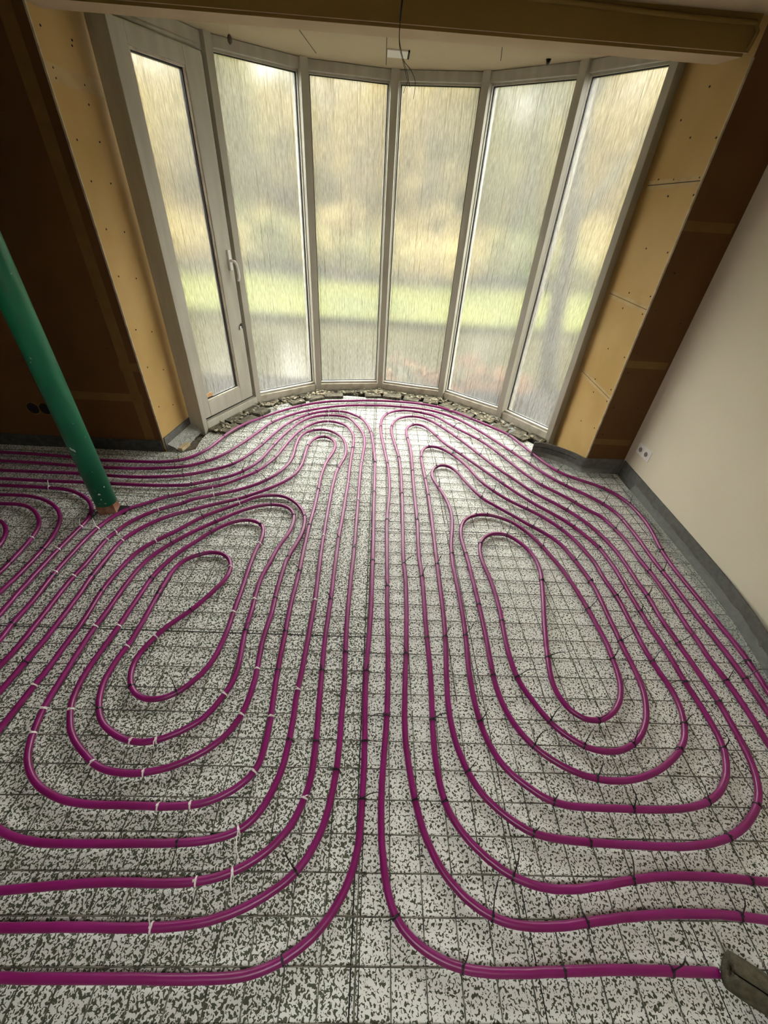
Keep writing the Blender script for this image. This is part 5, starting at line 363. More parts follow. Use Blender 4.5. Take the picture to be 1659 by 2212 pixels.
TIES = [
('SL',-0.389,1.189,1.6,'b',(-0.043,0.018,0.07)),
('D',-0.088,1.084,-1.53,'b',(-0.036,0.017,0.07)),
('E',-0.19,1.399,-1.57,'b',(-0.021,0.006,0.07)),
('E',-0.187,0.99,-1.54,'b',(-0.006,0.005,0.07)),
('C',0.013,0.993,-1.59,'b',(0.01,0.014,0.07)),
('SC',0.105,0.796,-1.64,'b',(-0.08,-0.015,0.03)),
('E',-0.173,0.69,-1.54,'b',(-0.026,0.0,0.03)),
('SL',-0.279,0.693,-1.61,'b',None),
('C',0.017,0.693,-1.55,'b',(0.026,0.001,0.03)),
('D',-0.085,0.591,-1.65,'b',None),
('C',0.015,0.5,-1.61,'b',(0.063,0.01,0.07)),
('SR',0.205,0.5,1.76,'b',(0.023,0.019,0.07)),
('SR',0.312,0.498,-1.27,'b',(0.007,0.014,0.03)),
('SR',0.295,0.784,-1.62,'b',(0.061,0.01,0.07)),
('SR',0.199,1.086,1.5,'b',(-0.035,0.027,0.07)),
('SR',0.306,1.18,-1.57,'b',None),
('SR',0.398,1.188,1.5,'b',(0.04,0.037,0.07)),
('SR',0.502,1.2,-1.63,'b',(0.041,0.043,0.07)),
('SR',0.607,1.398,1.57,'b',None),
('SR',0.708,1.296,-1.65,'b',None),
('SR',0.596,0.99,1.57,'b',(-0.036,0.005,0.07)),
('SR',0.495,0.781,-1.41,'b',(0.03,0.041,0.07)),
('SR',0.412,0.595,1.97,'b',(0.027,0.021,0.07)),
('SC',0.113,1.505,-1.57,'b',(-0.019,0.025,0.03)),
('SL',-0.384,0.985,1.61,'b',None),
('SL',-0.483,1.396,-1.54,'b',None),
('SL',-0.582,1.189,1.62,'b',(0.027,0.016,0.07)),
('SL',-0.476,0.988,-1.5,'w',None),
('SL',-0.49,0.786,-1.85,'w',(-0.014,0.007,0.03)),
('SL',-0.369,0.781,1.62,'w',(0.021,-0.002,0.03)),
('SL',-0.28,0.897,-1.59,'w',(-0.012,0.008,0.03)),
('SL',-0.388,0.582,1.06,'w',(-0.007,0.006,0.03)),
('E',-0.19,0.5,-1.86,'w',(0.014,0.009,0.03)),
('SL',-0.272,1.389,-1.56,'w',None),
('SL',-0.587,1.381,1.62,'w',None),
('SL',-0.671,1.294,-1.56,'w',None),
('SL',-1.382,1.401,1.59,'b',None),
('E',-1.683,1.186,1.62,'b',(-0.015,0.014,0.03)),
('SL',-1.489,0.989,-1.66,'b',(0.009,0.004,0.07)),
('SL',-0.887,1.299,0.96,'b',None),
('SL',-1.091,1.395,-1.57,'b',(0.044,0.007,0.07)),
('SL',-0.784,0.873,-2.48,'b',(-0.039,0.048,0.07)),
('SL',-0.982,0.893,2.25,'b',None),
('SL',-1.063,0.794,-1.03,'b',(-0.023,0.007,0.07)),
('SL',-1.295,1.184,-1.62,'w',None),
('SL',-1.188,1.19,1.53,'w',None),
('SL',-1.096,1.083,-1.71,'w',None),
('SL',-0.991,1.139,1.16,'w',None),
('SL',-1.38,0.886,1.48,'w',None),
('SL',-1.28,0.789,-1.41,'w',(0.037,-0.002,0.03)),
('SL',-1.172,0.787,2.01,'w',(0.028,0.001,0.03)),
('SL',-1.258,0.696,-1.28,'w',(0.005,0.011,0.07)),
('SL',-0.878,0.677,-0.16,'w',None),
('SL',-0.784,0.683,0.28,'w',(0.002,-0.029,0.03)),
('SL',-0.585,0.87,1.2,'w',None),
('SL',-0.979,0.6,2.65,'w',None),
('SL',-0.781,0.572,-3.01,'w',None),
('SL',-0.685,0.47,0.0,'w',None),
('SL',-0.578,0.476,0.13,'w',None),
('SR',1.306,1.602,1.66,'b',None),
('SR',1.206,1.393,-1.51,'b',(0.06,0.051,0.07)),
('SR',1.411,1.495,-1.52,'b',(0.047,0.049,0.07)),
('SR',1.496,1.392,1.56,'b',(-0.003,0.014,0.07)),
('SR',1.596,1.505,-1.56,'b',(0.027,0.036,0.07)),
('SR',1.59,1.194,-1.56,'b',(0.102,0.056,0.07)),
('SR',1.397,1.087,-1.52,'b',(0.071,0.041,0.07)),
('SR',1.497,0.984,1.57,'b',(-0.078,-0.006,0.03)),
('SC',1.704,0.997,1.6,'b',(0.032,0.033,0.07)),
('B',1.805,1.009,-1.63,'b',(0.106,0.027,0.07)),
('A',1.889,1.103,-1.66,'b',(-0.069,-0.019,0.03)),
('SR',1.595,0.894,-1.62,'b',(0.023,0.017,0.03)),
('SR',1.375,0.794,-2.01,'b',(0.032,0.021,0.07)),
('SR',1.482,0.699,1.24,'b',(0.008,0.026,0.07)),
('SR',1.295,0.691,-2.45,'b',(-0.028,-0.006,0.03)),
('SR',1.005,0.801,-2.99,'b',(0.038,0.014,0.07)),
('SR',0.901,0.698,-0.44,'b',(0.044,0.049,0.07)),
('SR',0.793,0.79,-0.95,'b',(0.051,0.046,0.07)),
('SR',0.695,0.692,2.33,'b',(0.051,0.042,0.07)),
('SR',0.706,0.985,-1.37,'b',(0.096,0.013,0.07)),
('SR',0.882,1.09,1.36,'b',(0.076,0.004,0.07)),
('SR',1.203,1.093,-1.69,'b',(0.026,0.044,0.07)),
('SR',1.29,1.195,1.53,'b',(0.061,0.024,0.07)),
('SR',0.903,0.581,2.96,'b',(0.036,0.056,0.07)),
('SR',0.71,0.504,-0.33,'b',(0.008,0.012,0.07)),
('SR',0.996,0.486,-0.02,'b',(0.003,0.054,0.07)),
('SR',1.293,0.513,0.34,'b',(-0.015,0.066,0.07)),
('SR',1.011,1.59,1.33,'b',None),
('SR',1.107,0.707,0.49,'b',(0.017,0.039,0.07)),
('SR',1.475,0.504,-2.41,'b',None),
('D',-0.186,0.304,-2.37,'b',(-0.045,0.05,0.07)),
('SL',-0.58,0.372,-3.1,'b',None),
('C',-0.191,0.117,-2.73,'b',None),
('SL',-0.393,0.408,-2.64,'w',(0.025,-0.084,0.03)),
('E',-0.382,0.303,-2.79,'w',(0.02,-0.064,0.03)),
('E',-0.487,0.279,-3.03,'w',(-0.008,-0.004,0.03)),
('D',-0.577,0.179,-3.12,'w',(-0.005,0.027,0.07)),
('SR',0.607,0.412,2.8,'b',(0.028,0.018,0.03)),
('SR',0.796,0.388,3.08,'b',None),
('SR',1.298,0.407,-2.85,'b',None),
('SR',0.507,0.299,-0.41,'b',(0.026,0.057,0.07)),
('SR',0.897,0.293,0.12,'b',(0.002,0.075,0.07)),
('SR',1.293,0.295,-0.06,'b',None),
('SR',0.421,0.207,2.79,'b',(0.03,0.084,0.07)),
('SR',0.706,0.195,-3.04,'b',(-0.029,0.031,0.07)),
('SR',1.197,0.211,3.06,'b',(0.009,0.051,0.07)),
('SC',0.313,0.104,-0.19,'b',(0.016,0.032,0.07)),
('SC',0.601,0.098,0.03,'b',None),
('SC',0.913,0.099,-0.02,'b',(0.032,0.025,0.07)),
('SC',0.129,0.204,-0.98,'b',(-0.032,-0.011,0.03)),
('A',-1.061,3.579,0.88,'b',(-0.017,0.009,0.07)),
('B',-0.954,3.477,1.07,'b',(-0.005,0.096,0.07)),
('A',-1.299,3.154,1.3,'b',None),
('A',-0.746,3.891,0.63,'b',None),
('B',-0.658,3.786,0.59,'b',None),
('C',-0.644,3.693,0.72,'b',None),
('SL',-0.556,3.059,-1.67,'b',None),
('D',-0.845,3.044,1.35,'b',None),
('C',-0.942,3.05,1.29,'b',None),
('C',-1.096,2.713,0.85,'b',(-0.096,0.113,0.07)),
('B',-1.304,2.733,0.75,'b',(-0.082,0.088,0.07)),
('D',-0.989,2.616,0.91,'b',(-0.009,0.123,0.07)),
('E',-0.79,2.84,1.28,'b',None),
('E',-0.886,2.62,0.98,'b',None),
('SL',-0.786,2.51,0.89,'b',(-0.045,0.024,0.07)),
('A',-1.513,2.731,0.44,'b',(-0.058,0.108,0.07)),
('B',-1.5,2.624,0.23,'b',(-0.029,0.07,0.07)),
('C',-1.398,2.523,0.33,'b',(-0.006,0.035,0.07)),
('D',-1.295,2.411,0.37,'b',(-0.004,0.017,0.07)),
('E',-1.099,2.411,0.56,'b',(-0.038,0.097,0.07)),
('SL',-1.197,2.104,-2.61,'b',(-0.024,0.017,0.07)),
('SL',-1.268,2.188,0.7,'b',None),
('SL',-0.876,2.292,-2.53,'b',None),
('SL',-0.991,1.9,0.94,'b',None),
('SL',-0.993,2.004,-2.36,'b',(-0.015,0.01,0.07)),
('SL',-1.089,2.045,0.82,'b',(-0.013,0.005,0.07)),
('SL',-1.181,1.786,-2.17,'b',(0.006,-0.001,0.07)),
('SL',-0.984,1.699,-2.67,'b',(-0.005,0.008,0.07)),
('SL',-0.68,2.21,-3.04,'b',(0.004,-0.011,0.07)),
('SL',-0.436,2.097,-1.3,'b',None),
('SL',-0.508,2.102,1.85,'b',None),
('SL',-0.39,2.005,1.55,'b',None),
('SL',-0.471,1.707,-1.74,'b',None),
('SL',-0.389,1.597,1.57,'b',(-0.038,0.006,0.07)),
('SL',-0.385,2.413,1.58,'b',None),
('SL',-0.268,2.721,-1.73,'b',None),
('SL',-0.431,3.24,3.04,'b',None),
('SL',-0.546,3.358,0.48,'b',None),
('E',-0.191,1.892,-1.58,'b',(-0.026,-0.007,0.07)),
('SL',-0.699,1.992,-0.87,'b',None),
('SL',-1.098,2.292,0.45,'w',(-0.008,0.029,0.07)),
('SL',-0.899,2.209,0.74,'w',(-0.011,0.001,0.07)),
('D',-0.755,3.368,1.23,'w',(-0.06,0.05,0.03)),
('E',-0.653,3.374,1.13,'w',None),
('D',-0.448,3.696,0.13,'w',None),
('C',-0.456,3.795,0.2,'w',None),
('C',-0.349,3.802,-0.05,'w',None),
('E',-0.438,3.562,0.09,'w',None),
('SL',-0.287,1.905,-1.56,'w',None),
('SL',-0.667,1.81,-1.67,'w',None),
('SL',-0.779,1.607,1.78,'w',None),
('E',-1.587,2.099,0.82,'b',(-0.012,0.011,0.07)),
('E',-1.391,2.255,0.5,'b',(-0.015,0.031,0.03)),
('E',-1.694,1.498,1.62,'b',None),
('SL',-1.49,1.505,-1.54,'b',(0.011,0.015,0.03)),
('SL',-1.173,1.501,1.44,'b',None),
('L',-1.874,1.694,-1.51,'b',None),
('M',-1.979,1.579,-1.53,'b',(0.025,-0.002,0.07)),
('K',-1.789,2.009,-1.33,'b',None),
('K',-2.219,2.292,-0.05,'w',(-0.008,0.027,0.07)),
('K',-1.781,1.901,-1.59,'w',(0.0,0.031,0.07)),
('E',-1.678,1.894,1.38,'w',(-0.032,0.04,0.07)),
('SL',-1.552,1.866,1.28,'w',(0.031,-0.036,0.03)),
('SL',-1.569,1.796,1.41,'w',(0.026,-0.015,0.03)),
('SL',-1.475,1.792,-1.81,'w',None),
('SL',-1.282,1.8,0.91,'w',(-0.01,-0.007,0.07)),
('SL',-1.397,2.101,0.67,'w',None),
('K',-1.789,1.696,-1.6,'w',(-0.003,-0.012,0.07)),
('M',-1.997,1.783,-1.41,'w',None),
('SL',-1.582,1.497,1.51,'w',None),
('E',-1.695,1.522,1.6,'w',None),
('C',-0.138,3.683,-0.86,'b',(0.017,0.083,0.07)),
('SC',0.127,3.798,-2.14,'b',(-0.003,0.003,0.07)),
('B',0.274,3.996,-0.06,'b',(-0.002,0.036,0.07)),
('C',-0.023,3.371,-1.41,'b',None),
('SC',0.066,3.496,-1.57,'b',None),
('SR',0.17,3.507,1.46,'b',None),
('C',0.022,2.832,-1.54,'b',(-0.057,0.014,0.07)),
('SC',0.125,2.826,-1.49,'b',None),
('SR',0.221,2.934,1.65,'b',None),
('SR',0.378,3.576,-2.65,'b',(-0.048,-0.005,0.07)),
('SR',0.312,3.28,-1.49,'b',None),
('E',-0.171,3.058,-1.58,'b',None),
('C',0.024,2.411,-1.58,'b',None),
('SR',0.228,2.406,1.55,'b',None),
('SC',0.116,2.094,-1.61,'b',None),
('SR',0.319,2.104,-1.59,'b',(0.012,0.022,0.07)),
('SR',0.325,2.728,-1.59,'b',None),
('SR',0.412,2.953,1.54,'b',None),
('SR',0.492,3.149,0.4,'b',(0.0,0.123,0.07)),
('SR',0.527,2.814,-2.38,'b',(-0.017,0.073,0.07)),
('SR',0.418,2.617,1.6,'b',(0.042,0.044,0.07)),
('SR',0.512,2.51,-1.29,'b',(0.018,0.07,0.07)),
('SR',0.422,2.401,1.58,'b',None),
('SR',0.588,3.361,1.97,'b',(-0.077,-0.042,0.03)),
('SC',0.48,3.871,2.76,'b',None),
('SR',0.382,3.767,0.06,'b',(0.003,0.031,0.07)),
('SR',0.647,3.573,-0.99,'b',(0.023,0.21,0.07)),
('SC',0.78,3.576,2.21,'b',(0.057,-0.004,0.07)),
('SR',0.776,3.357,-1.07,'b',(0.034,0.106,0.07)),
('A',0.99,3.782,-0.78,'b',(0.015,0.102,0.07)),
('SR',0.686,3.031,-0.98,'b',(0.023,0.077,0.07)),
('SR',0.767,3.036,2.14,'b',None),
('SR',0.82,2.407,2.11,'b',(0.049,0.083,0.07)),
('SR',0.93,2.499,-0.98,'b',(0.024,0.04,0.07)),
('SR',0.512,1.788,-1.65,'b',None),
('SR',0.601,1.794,1.61,'b',None),
('SR',0.711,1.892,-1.95,'b',None),
('SR',0.213,1.686,1.6,'b',(0.057,0.036,0.07)),
('SR',0.412,1.692,1.56,'b',(0.028,0.04,0.07)),
('SR',0.313,1.588,-1.55,'b',(0.027,0.045,0.07)),
('C',0.028,1.702,-1.58,'b',None),
('D',-0.088,1.806,-1.58,'b',(0.009,0.024,0.03)),
('SR',0.737,2.19,0.34,'b',(0.012,0.03,0.07)),
('SR',0.818,2.2,-0.12,'b',(0.013,0.031,0.03)),
('SC',1.133,3.035,1.98,'b',None),
('D',-0.087,2.828,-1.61,'w',None),
('D',-0.089,2.299,-1.57,'w',None),
('E',-0.175,2.517,-1.58,'w',None),
('A',1.288,3.454,-1.04,'b',(-0.092,-0.111,0.03)),
('B',1.232,3.133,-1.05,'b',(0.058,0.054,0.07)),
('SC',0.976,3.332,2.18,'b',None),
('SR',0.932,3.045,-1.12,'b',(0.036,0.079,0.07)),
('B',1.337,2.931,-1.1,'b',(0.029,0.093,0.07)),
('A',1.543,2.834,-0.95,'b',(0.093,0.131,0.07)),
('SC',1.336,2.614,2.21,'b',(0.062,0.096,0.07)),
('B',1.534,2.616,-0.85,'b',(0.037,0.069,0.07)),
('SR',1.233,2.513,-0.94,'b',None),
('SR',1.03,2.606,2.12,'b',None),
('SR',1.125,2.289,-0.73,'b',(-0.007,0.018,0.07)),
('SR',1.421,2.296,-0.93,'b',(0.053,0.085,0.07)),
('SC',1.522,2.393,2.18,'b',None),
('A',1.831,2.604,-0.78,'b',(-0.087,-0.091,0.03)),
('B',1.732,2.391,-1.03,'b',(0.074,0.092,0.07)),
('A',1.938,2.406,-1.36,'b',(0.029,0.082,0.07)),
('SC',1.685,2.099,1.77,'b',(0.106,0.072,0.07)),
('SR',1.4,2.105,2.09,'b',(0.083,0.065,0.07)),
('SR',1.3,2.077,-1.05,'b',None),
('SR',1.107,2.086,2.34,'b',(0.074,0.082,0.07)),
('SR',1.113,1.886,-1.24,'b',(0.023,0.057,0.07)),
('SR',0.905,1.987,2.66,'b',(0.041,0.104,0.07)),
('SR',1.279,1.768,1.77,'b',(0.052,0.049,0.07)),
('SR',1.487,1.895,1.8,'b',(-0.019,0.014,0.03)),
('SC',1.714,1.704,1.64,'b',(-0.002,0.03,0.07)),
('B',1.799,1.707,-1.53,'b',(0.029,0.042,0.07)),
('A',1.9,1.895,-1.72,'b',(-0.074,-0.042,0.03))]
EDGE = [(-1.471,2.951), (-1.485,3.148), (-1.455,3.302), (-1.463,3.369), (-1.372,3.468), (-1.343,3.441), (-1.304,3.517), (-1.287,3.568), (-1.203,3.693), (-1.074,3.844), (-0.971,3.941), (-0.861,4.029), (-0.714,4.063), (-0.608,4.153), (-0.413,4.242), (-0.315,4.271), (0.103,4.239), (0.544,4.198), (0.72,4.13), (0.889,4.033), (1.027,3.937), (1.157,3.911), (1.256,3.828), (1.33,3.657), (1.381,3.471), (1.45,3.41), (1.5,3.327)]
SCREWS_L = [(0.059, 2.289), (0.269, 2.287), (0.257, 2.265), (0.056, 2.15), (0.054, 2.113), (0.258, 2.046), (0.072, 1.884), (0.262, 1.893), (0.086, 1.71), (0.257, 1.706), (0.269, 2.124), (0.09, 1.484), (0.257, 1.463), (0.071, 1.236), (0.243, 1.203), (0.081, 0.912), (0.25, 0.859), (0.084, 0.652), (0.261, 0.578), (0.077, 0.35), (0.258, 0.292)]
SCREWS_R = [(0.248, 2.3), (0.392, 2.184), (0.246, 2.096), (0.03, 2.077), (0.4, 1.915), (0.249, 1.911), (0.03, 1.913), (0.244, 1.832), (0.021, 1.836), (0.261, 1.561), (0.039, 1.558), (0.262, 1.301), (0.031, 1.318), (0.267, 1.202), (0.037, 1.211), (0.258, 0.927), (0.04, 0.929), (0.275, 0.689), (0.041, 0.693), (0.234, 0.599), (0.034, 0.605), (0.251, 0.343), (0.052, 0.375)]
SCREWS_P = [(1.833, 1.456), (1.817, 1.244), (2.02, 1.174), (1.814, 0.97), (1.808, 0.833), (1.812, 0.572), (1.999, 0.578), (1.816, 0.348), (1.81, 0.57), (1.999, 0.577), (1.817, 0.347), (1.819, 0.245)]
# ---- floor: slab, then two insulation fields meeting on a long seam
bm = bmesh.new(); prism(bm, [(-4.7, -2.8), (2.35, -2.8), (2.35, 3.0)] + [(0.05 + (x - 0.05) * 1.07, 2.6 + (y - 2.6) * 1.07) for x, y in FEET[::-1]] + [(-4.7, 3.0)], -0.20, -0.032)
structure('floor', bm, M['slab'], 'raw slab under the insulation, bare at the foot of the bay windows')
el = [p for p in EDGE if p[0] < 0.02]
er = [p for p in EDGE if p[0] > 0.03]
bm = bmesh.new()
FL = [(-4.6, -2.7), (0.022, -2.7), (0.022, 4.245)] + el[::-1] + [(-1.56, 2.885), (-1.70, 2.89), (-4.6, 2.89)]
prism(bm, FL, -0.03, 0.0)
structure('floor.001', bm, M['foil_l'], 'white insulation facing with dense dark flecks, left of the long seam')
bm = bmesh.new()
FR = [(0.024, -2.7), (1.92, -2.7), (2.07, 2.87), (1.75, 2.87)] + er[::-1] + [(0.024, 4.245)]
prism(bm, FR, -0.03, 0.0)
structure('floor.002', bm, M['foil_r'], 'white insulation facing with sparse dark flecks, right of the long seam')

# ---- walls
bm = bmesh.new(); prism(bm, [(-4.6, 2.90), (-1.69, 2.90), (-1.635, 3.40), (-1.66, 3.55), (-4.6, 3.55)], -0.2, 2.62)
wl = structure('wall_back_left', bm, M['board_shaded'], 'fibreboard wall with shade in its colour and paler reveal left of the bay')
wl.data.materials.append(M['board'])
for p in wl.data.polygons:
    if p.normal.x > 0.8: p.material_index = 1  # reveal keeps the board colour without the painted shade
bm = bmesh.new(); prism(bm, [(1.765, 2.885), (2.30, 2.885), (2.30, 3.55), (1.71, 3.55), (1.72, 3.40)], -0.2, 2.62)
wr = structure('wall_back_right', bm, M['board_shaded'], 'fibreboard pier between bay and plastered wall')
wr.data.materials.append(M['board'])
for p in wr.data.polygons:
    if p.normal.x < -0.8: p.material_index = 1  # same board, its window side left free of painted shade
bm = bmesh.new(); prism(bm, [(wall_x(2.884), 2.884), (wall_x(-2.8), -2.8), (wall_x(-2.8) + 0.15, -2.8), (2.34, 2.884)], -0.2, 2.62)
structure('wall_right', bm, M['plaster'], 'smooth cream plastered wall on the right')
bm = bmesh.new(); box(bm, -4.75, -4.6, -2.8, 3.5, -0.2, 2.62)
structure('wall_left', bm, M['board_shaded'])
bm = bmesh.new(); box(bm, -4.75, 2.3, -2.95, -2.8, -0.2, 2.62)
structure('wall_rear', bm, M['plaster'])
bm = bmesh.new()   # with an unseen opening added behind the camera to brighten the foreground floor
FILL_X0, FILL_X1, FILL_Y0, FILL_Y1 = -0.60, 0.55, -1.20, -0.35
for q in ((-4.75, FILL_X0, -2.95, 2.86), (FILL_X1, 2.35, -2.95, 2.86), (FILL_X0, FILL_X1, -2.95, FILL_Y0), (FILL_X0, FILL_X1, FILL_Y1, 2.86)):
    box(bm, q[0], q[1], q[2], q[3], ZC, ZC + 0.12)
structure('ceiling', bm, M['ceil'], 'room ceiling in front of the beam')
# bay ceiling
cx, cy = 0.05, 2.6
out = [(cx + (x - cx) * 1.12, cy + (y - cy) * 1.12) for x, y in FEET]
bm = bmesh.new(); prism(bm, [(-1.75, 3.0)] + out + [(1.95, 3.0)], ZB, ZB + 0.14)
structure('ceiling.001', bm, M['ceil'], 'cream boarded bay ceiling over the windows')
bm = bmesh.new()
for (x0, y0, x1, y1) in ((-0.022, 3.42, -0.022, 4.40), (-0.62, 3.05, -0.52, 4.24), (0.70, 3.75, 0.76, 4.05)):
    d = Vector((x1 - x0, y1 - y0, 0)); a = math.atan2(d.y, d.x)
    box(bm, 0, d.length, -0.002, 0.002, ZB - 0.0012, ZB + 0.002, mtx=Matrix.Translation((x0, y0, 0)) @ Matrix.Rotation(a, 4, 'Z'))
structure('trim_9', bm, M['dark'], 'dark open joints between the bay ceiling boards')
# beam with bevelled right end
bm = bmesh.new()
prism(bm, [(-1.72, 2.845), (1.705, 2.845), (1.665, 3.015), (-1.72, 3.015)], 2.352, 2.56)
bmesh.ops.bevel(bm, geom=[e for e in bm.edges if all(abs(v.co.z - 2.352) < 1e-4 for v in e.verts)], offset=0.012, segments=2, affect='EDGES')
bmo = structure('beam', bm, M['beam'], 'boxed brown beam across the top of the bay opening')
bmo.data.materials.append(M['beamlow'])
for p in bmo.data.polygons:
    if p.normal.z < -0.6: p.material_index = 1
bm = bmesh.new(); box(bm, -4.6, 1.76, 2.86, 3.0, 2.55, 2.64)
structure('trim_10', bm, M['ceil'])
# cornice line where the ceiling meets the beam
bm = bmesh.new(); tube(bm, [(0.35, 2.838, ZC - 0.012), (0.9, 2.838, ZC - 0.02), (1.4, 2.838, ZC - 0.03), (1.68, 2.838, ZC - 0.03), (1.705, 2.84, 2.43), (1.695, 2.842, 2.37)], 0.010, 6)
structure('trim_11', bm, M['beam'], 'uneven filler bead along the beam top at the right', smooth=True)

# ---- joint tape and screws on the boards
def seg_box(bm, a, b, u0, u1, z0, z1, dz=0.0, t=0.0015, off=0.0):
    a = Vector((*a, 0)); b = Vector((*b, 0)); d = (b - a).normalized()
    n = Vector((d.y, -d.x, 0))
    pts = [(u0, z0), (u1, z0 + dz), (u1, z1 + dz), (u0, z1)]
    lo = [bm.verts.new(a + d * u + n * (off - 0.001) + Vector((0, 0, z))) for u, z in pts]
    hi = [bm.verts.new(a + d * u + n * (off + t) + Vector((0, 0, z))) for u, z in pts]
    bm.faces.new(hi); bm.faces.new(lo[::-1])
    for i in range(4): bm.faces.new((lo[i], lo[(i + 1) % 4], hi[(i + 1) % 4], hi[i]))
LA, LB = (-1.69, 2.90), (-1.635, 3.40)
RA, RB = (1.765, 2.885), (1.72, 3.40)
WL0, WL1 = (-4.6, 2.90), (-1.69, 2.90)
def facing(n, want):  # make sure strips face the room
    return n
for (u0, u1, z0, z1) in ((2.34, 2.86, 0.415, 0.475), (2.77, 2.91, 0.645, 0.705), (2.78, 2.85, 0.05, 2.45)):
    bm = bmesh.new(); seg_box(bm, WL0, WL1, u0, u1, z0, z1, t=0.0012 + 0.0012 * (u0 > 2.5) + 0.0012 * (u0 > 2.775))
    link('joint_tape', bm, M['tape_dark'], wl)
bm = bmesh.new(); seg_box(bm, LA, LB, 0.01, 0.49, 2.095, 2.165); link('joint_tape', bm, M['tape'], wl)
for z, dz in ((1.865, 0.012), (1.24, -0.02), (0.66, -0.05)):
    bm = bmesh.new(); seg_box(bm, RB, RA, 0.03, 0.51, z, z + 0.045, dz); link('joint_tape', bm, M['tape'], wr)
    bm = bmesh.new(); seg_box(bm, RB, RA, 0.03, 0.51, z + 0.02, z + 0.024, dz, t=0.0022); link('board_joint', bm, M['screw'] if z > 1.8 else M['tape_dark'], wr)
for z in (1.67, 0.87, 0.26):
    bm = bmesh.new(); seg_box(bm, RA, (2.08, 2.885), 0.0, 0.30, z, z + 0.05); link('joint_tape', bm, M['tape_dark'], wr)
for par, (x, y), sx in ((wl, LA, 1), (wr, RA, -1)):
    bm = bmesh.new(); box(bm, x - 0.006, x + 0.004 , y - 0.003, y + 0.006, 0.02, 2.36)
    link('corner_bead', bm, M['bead'], par)
me_s = None
def screw(par, a, b, u, z, flip):
    global me_s
    if me_s is None:
        bm = bmesh.new()
        bmesh.ops.create_cone(bm, cap_ends=True, segments=10, radius1=0.0055, radius2=0.004, depth=0.003)
        o = link('screw_head', bm, M['screw']); me_s = o.data
    else:
        o = bpy.data.objects.new('screw_head', me_s); C.objects.link(o)
    a = Vector((*a, 0)); b = Vector((*b, 0)); d = (b - a).normalized()
    n = Vector((d.y, -d.x, 0)) * flip
    p = a + d * u + n * 0.001
    o.location = (p.x, p.y, z)
    o.rotation_euler = n.to_track_quat('Z', 'Y').to_euler()
    o.parent = par
for u, z in SCREWS_L: screw(wl, LA, LB, u, z, 1)
for u, z in SCREWS_R: screw(wr, RA, RB, u, z, -1)
for x, z in SCREWS_P: screw(wr, (1.765, 2.885), (2.3, 2.885), x - 1.765, z, 1)
for u, z in ((2.79 - 0.06, 0.80), (2.9, 0.62), (2.91, 0.30), (2.76, 1.1)): screw(wl, WL0, WL1, u, z, 1)

# ------------------------------------------------------------------ bay windows
def frame_mtx(a, b):
    a = Vector((*a, 0)); b = Vector((*b, 0)); d = (b - a).normalized(); n = Vector((-d.y, d.x, 0))
    return Matrix(((d.x, n.x, 0, a.x), (d.y, n.y, 0, a.y), (0, 0, 1, 0), (0, 0, 0, 1))), (b - a).length

def placed(o, m):
    o.matrix_world = m
    return o

# posts
for i, (x, y) in enumerate(FEET):
    bm = bmesh.new()
    if i in (0, 6):
        a, b = (FEET[0], FEET[1]) if i == 0 else (FEET[5], FEET[6])
        m, ln = frame_mtx(a, b)
        if i == 0: box(bm, -0.002, 0.042, -0.004, 0.155, -0.032, ZB, 0.004)
        else: box(bm, ln - 0.045, ln + 0.004, -0.004, 0.20, -0.032, ZB, 0.004)
    else:
        p, q = Vector(FEET[i - 1]), Vector(FEET[i + 1])
        t = (q - p).normalized(); n = Vector((-t.y, t.x))
        m = Matrix(((t.x, n.x, 0, x), (t.y, n.y, 0, y), (0, 0, 1, 0), (0, 0, 0, 1)))
        prism(bm, [(-0.028, -0.006), (0.028, -0.006), (0.030, 0.0), (0.064, 0.135), (-0.064, 0.135), (-0.030, 0.0)], -0.032, ZB)
    o = structure('trim_%d' % (i + 1), bm, M['paint'], ['left end post of the bay beside the door', 'bay post between the door and the first pane', 'second bay post from the door',
        'middle bay post', 'bay post right of the middle one', 'last slim bay post before the right end', 'right end post of the bay beside the pier'][i])
    placed(o, m)

def ring(bm, u0, u1, z0, z1, th, w0, w1, bev=0.0):
    box(bm, u0, u1, w0, w1, z1 - th, z1, bev)
    box(bm, u0, u1, w0, w1, z0, z0 + th, bev)
    box(bm, u0, u0 + th, w0, w1, z0 + th, z1 - th, bev)
    box(bm, u1 - th, u1, w0, w1, z0 + th, z1 - th, bev)

def pane(par, u0, u1, z0, z1, w):
    bm = bmesh.new(); box(bm, u0, u1, w, w + 0.006, z0, z1)
    o = link('glass_pane', bm, M['glass'], par)
    o.data.materials.append(M['glass_out'])
    for p in o.data.polygons:
        p.material_index = 0 if p.normal.y < -0.5 else 1
    return o

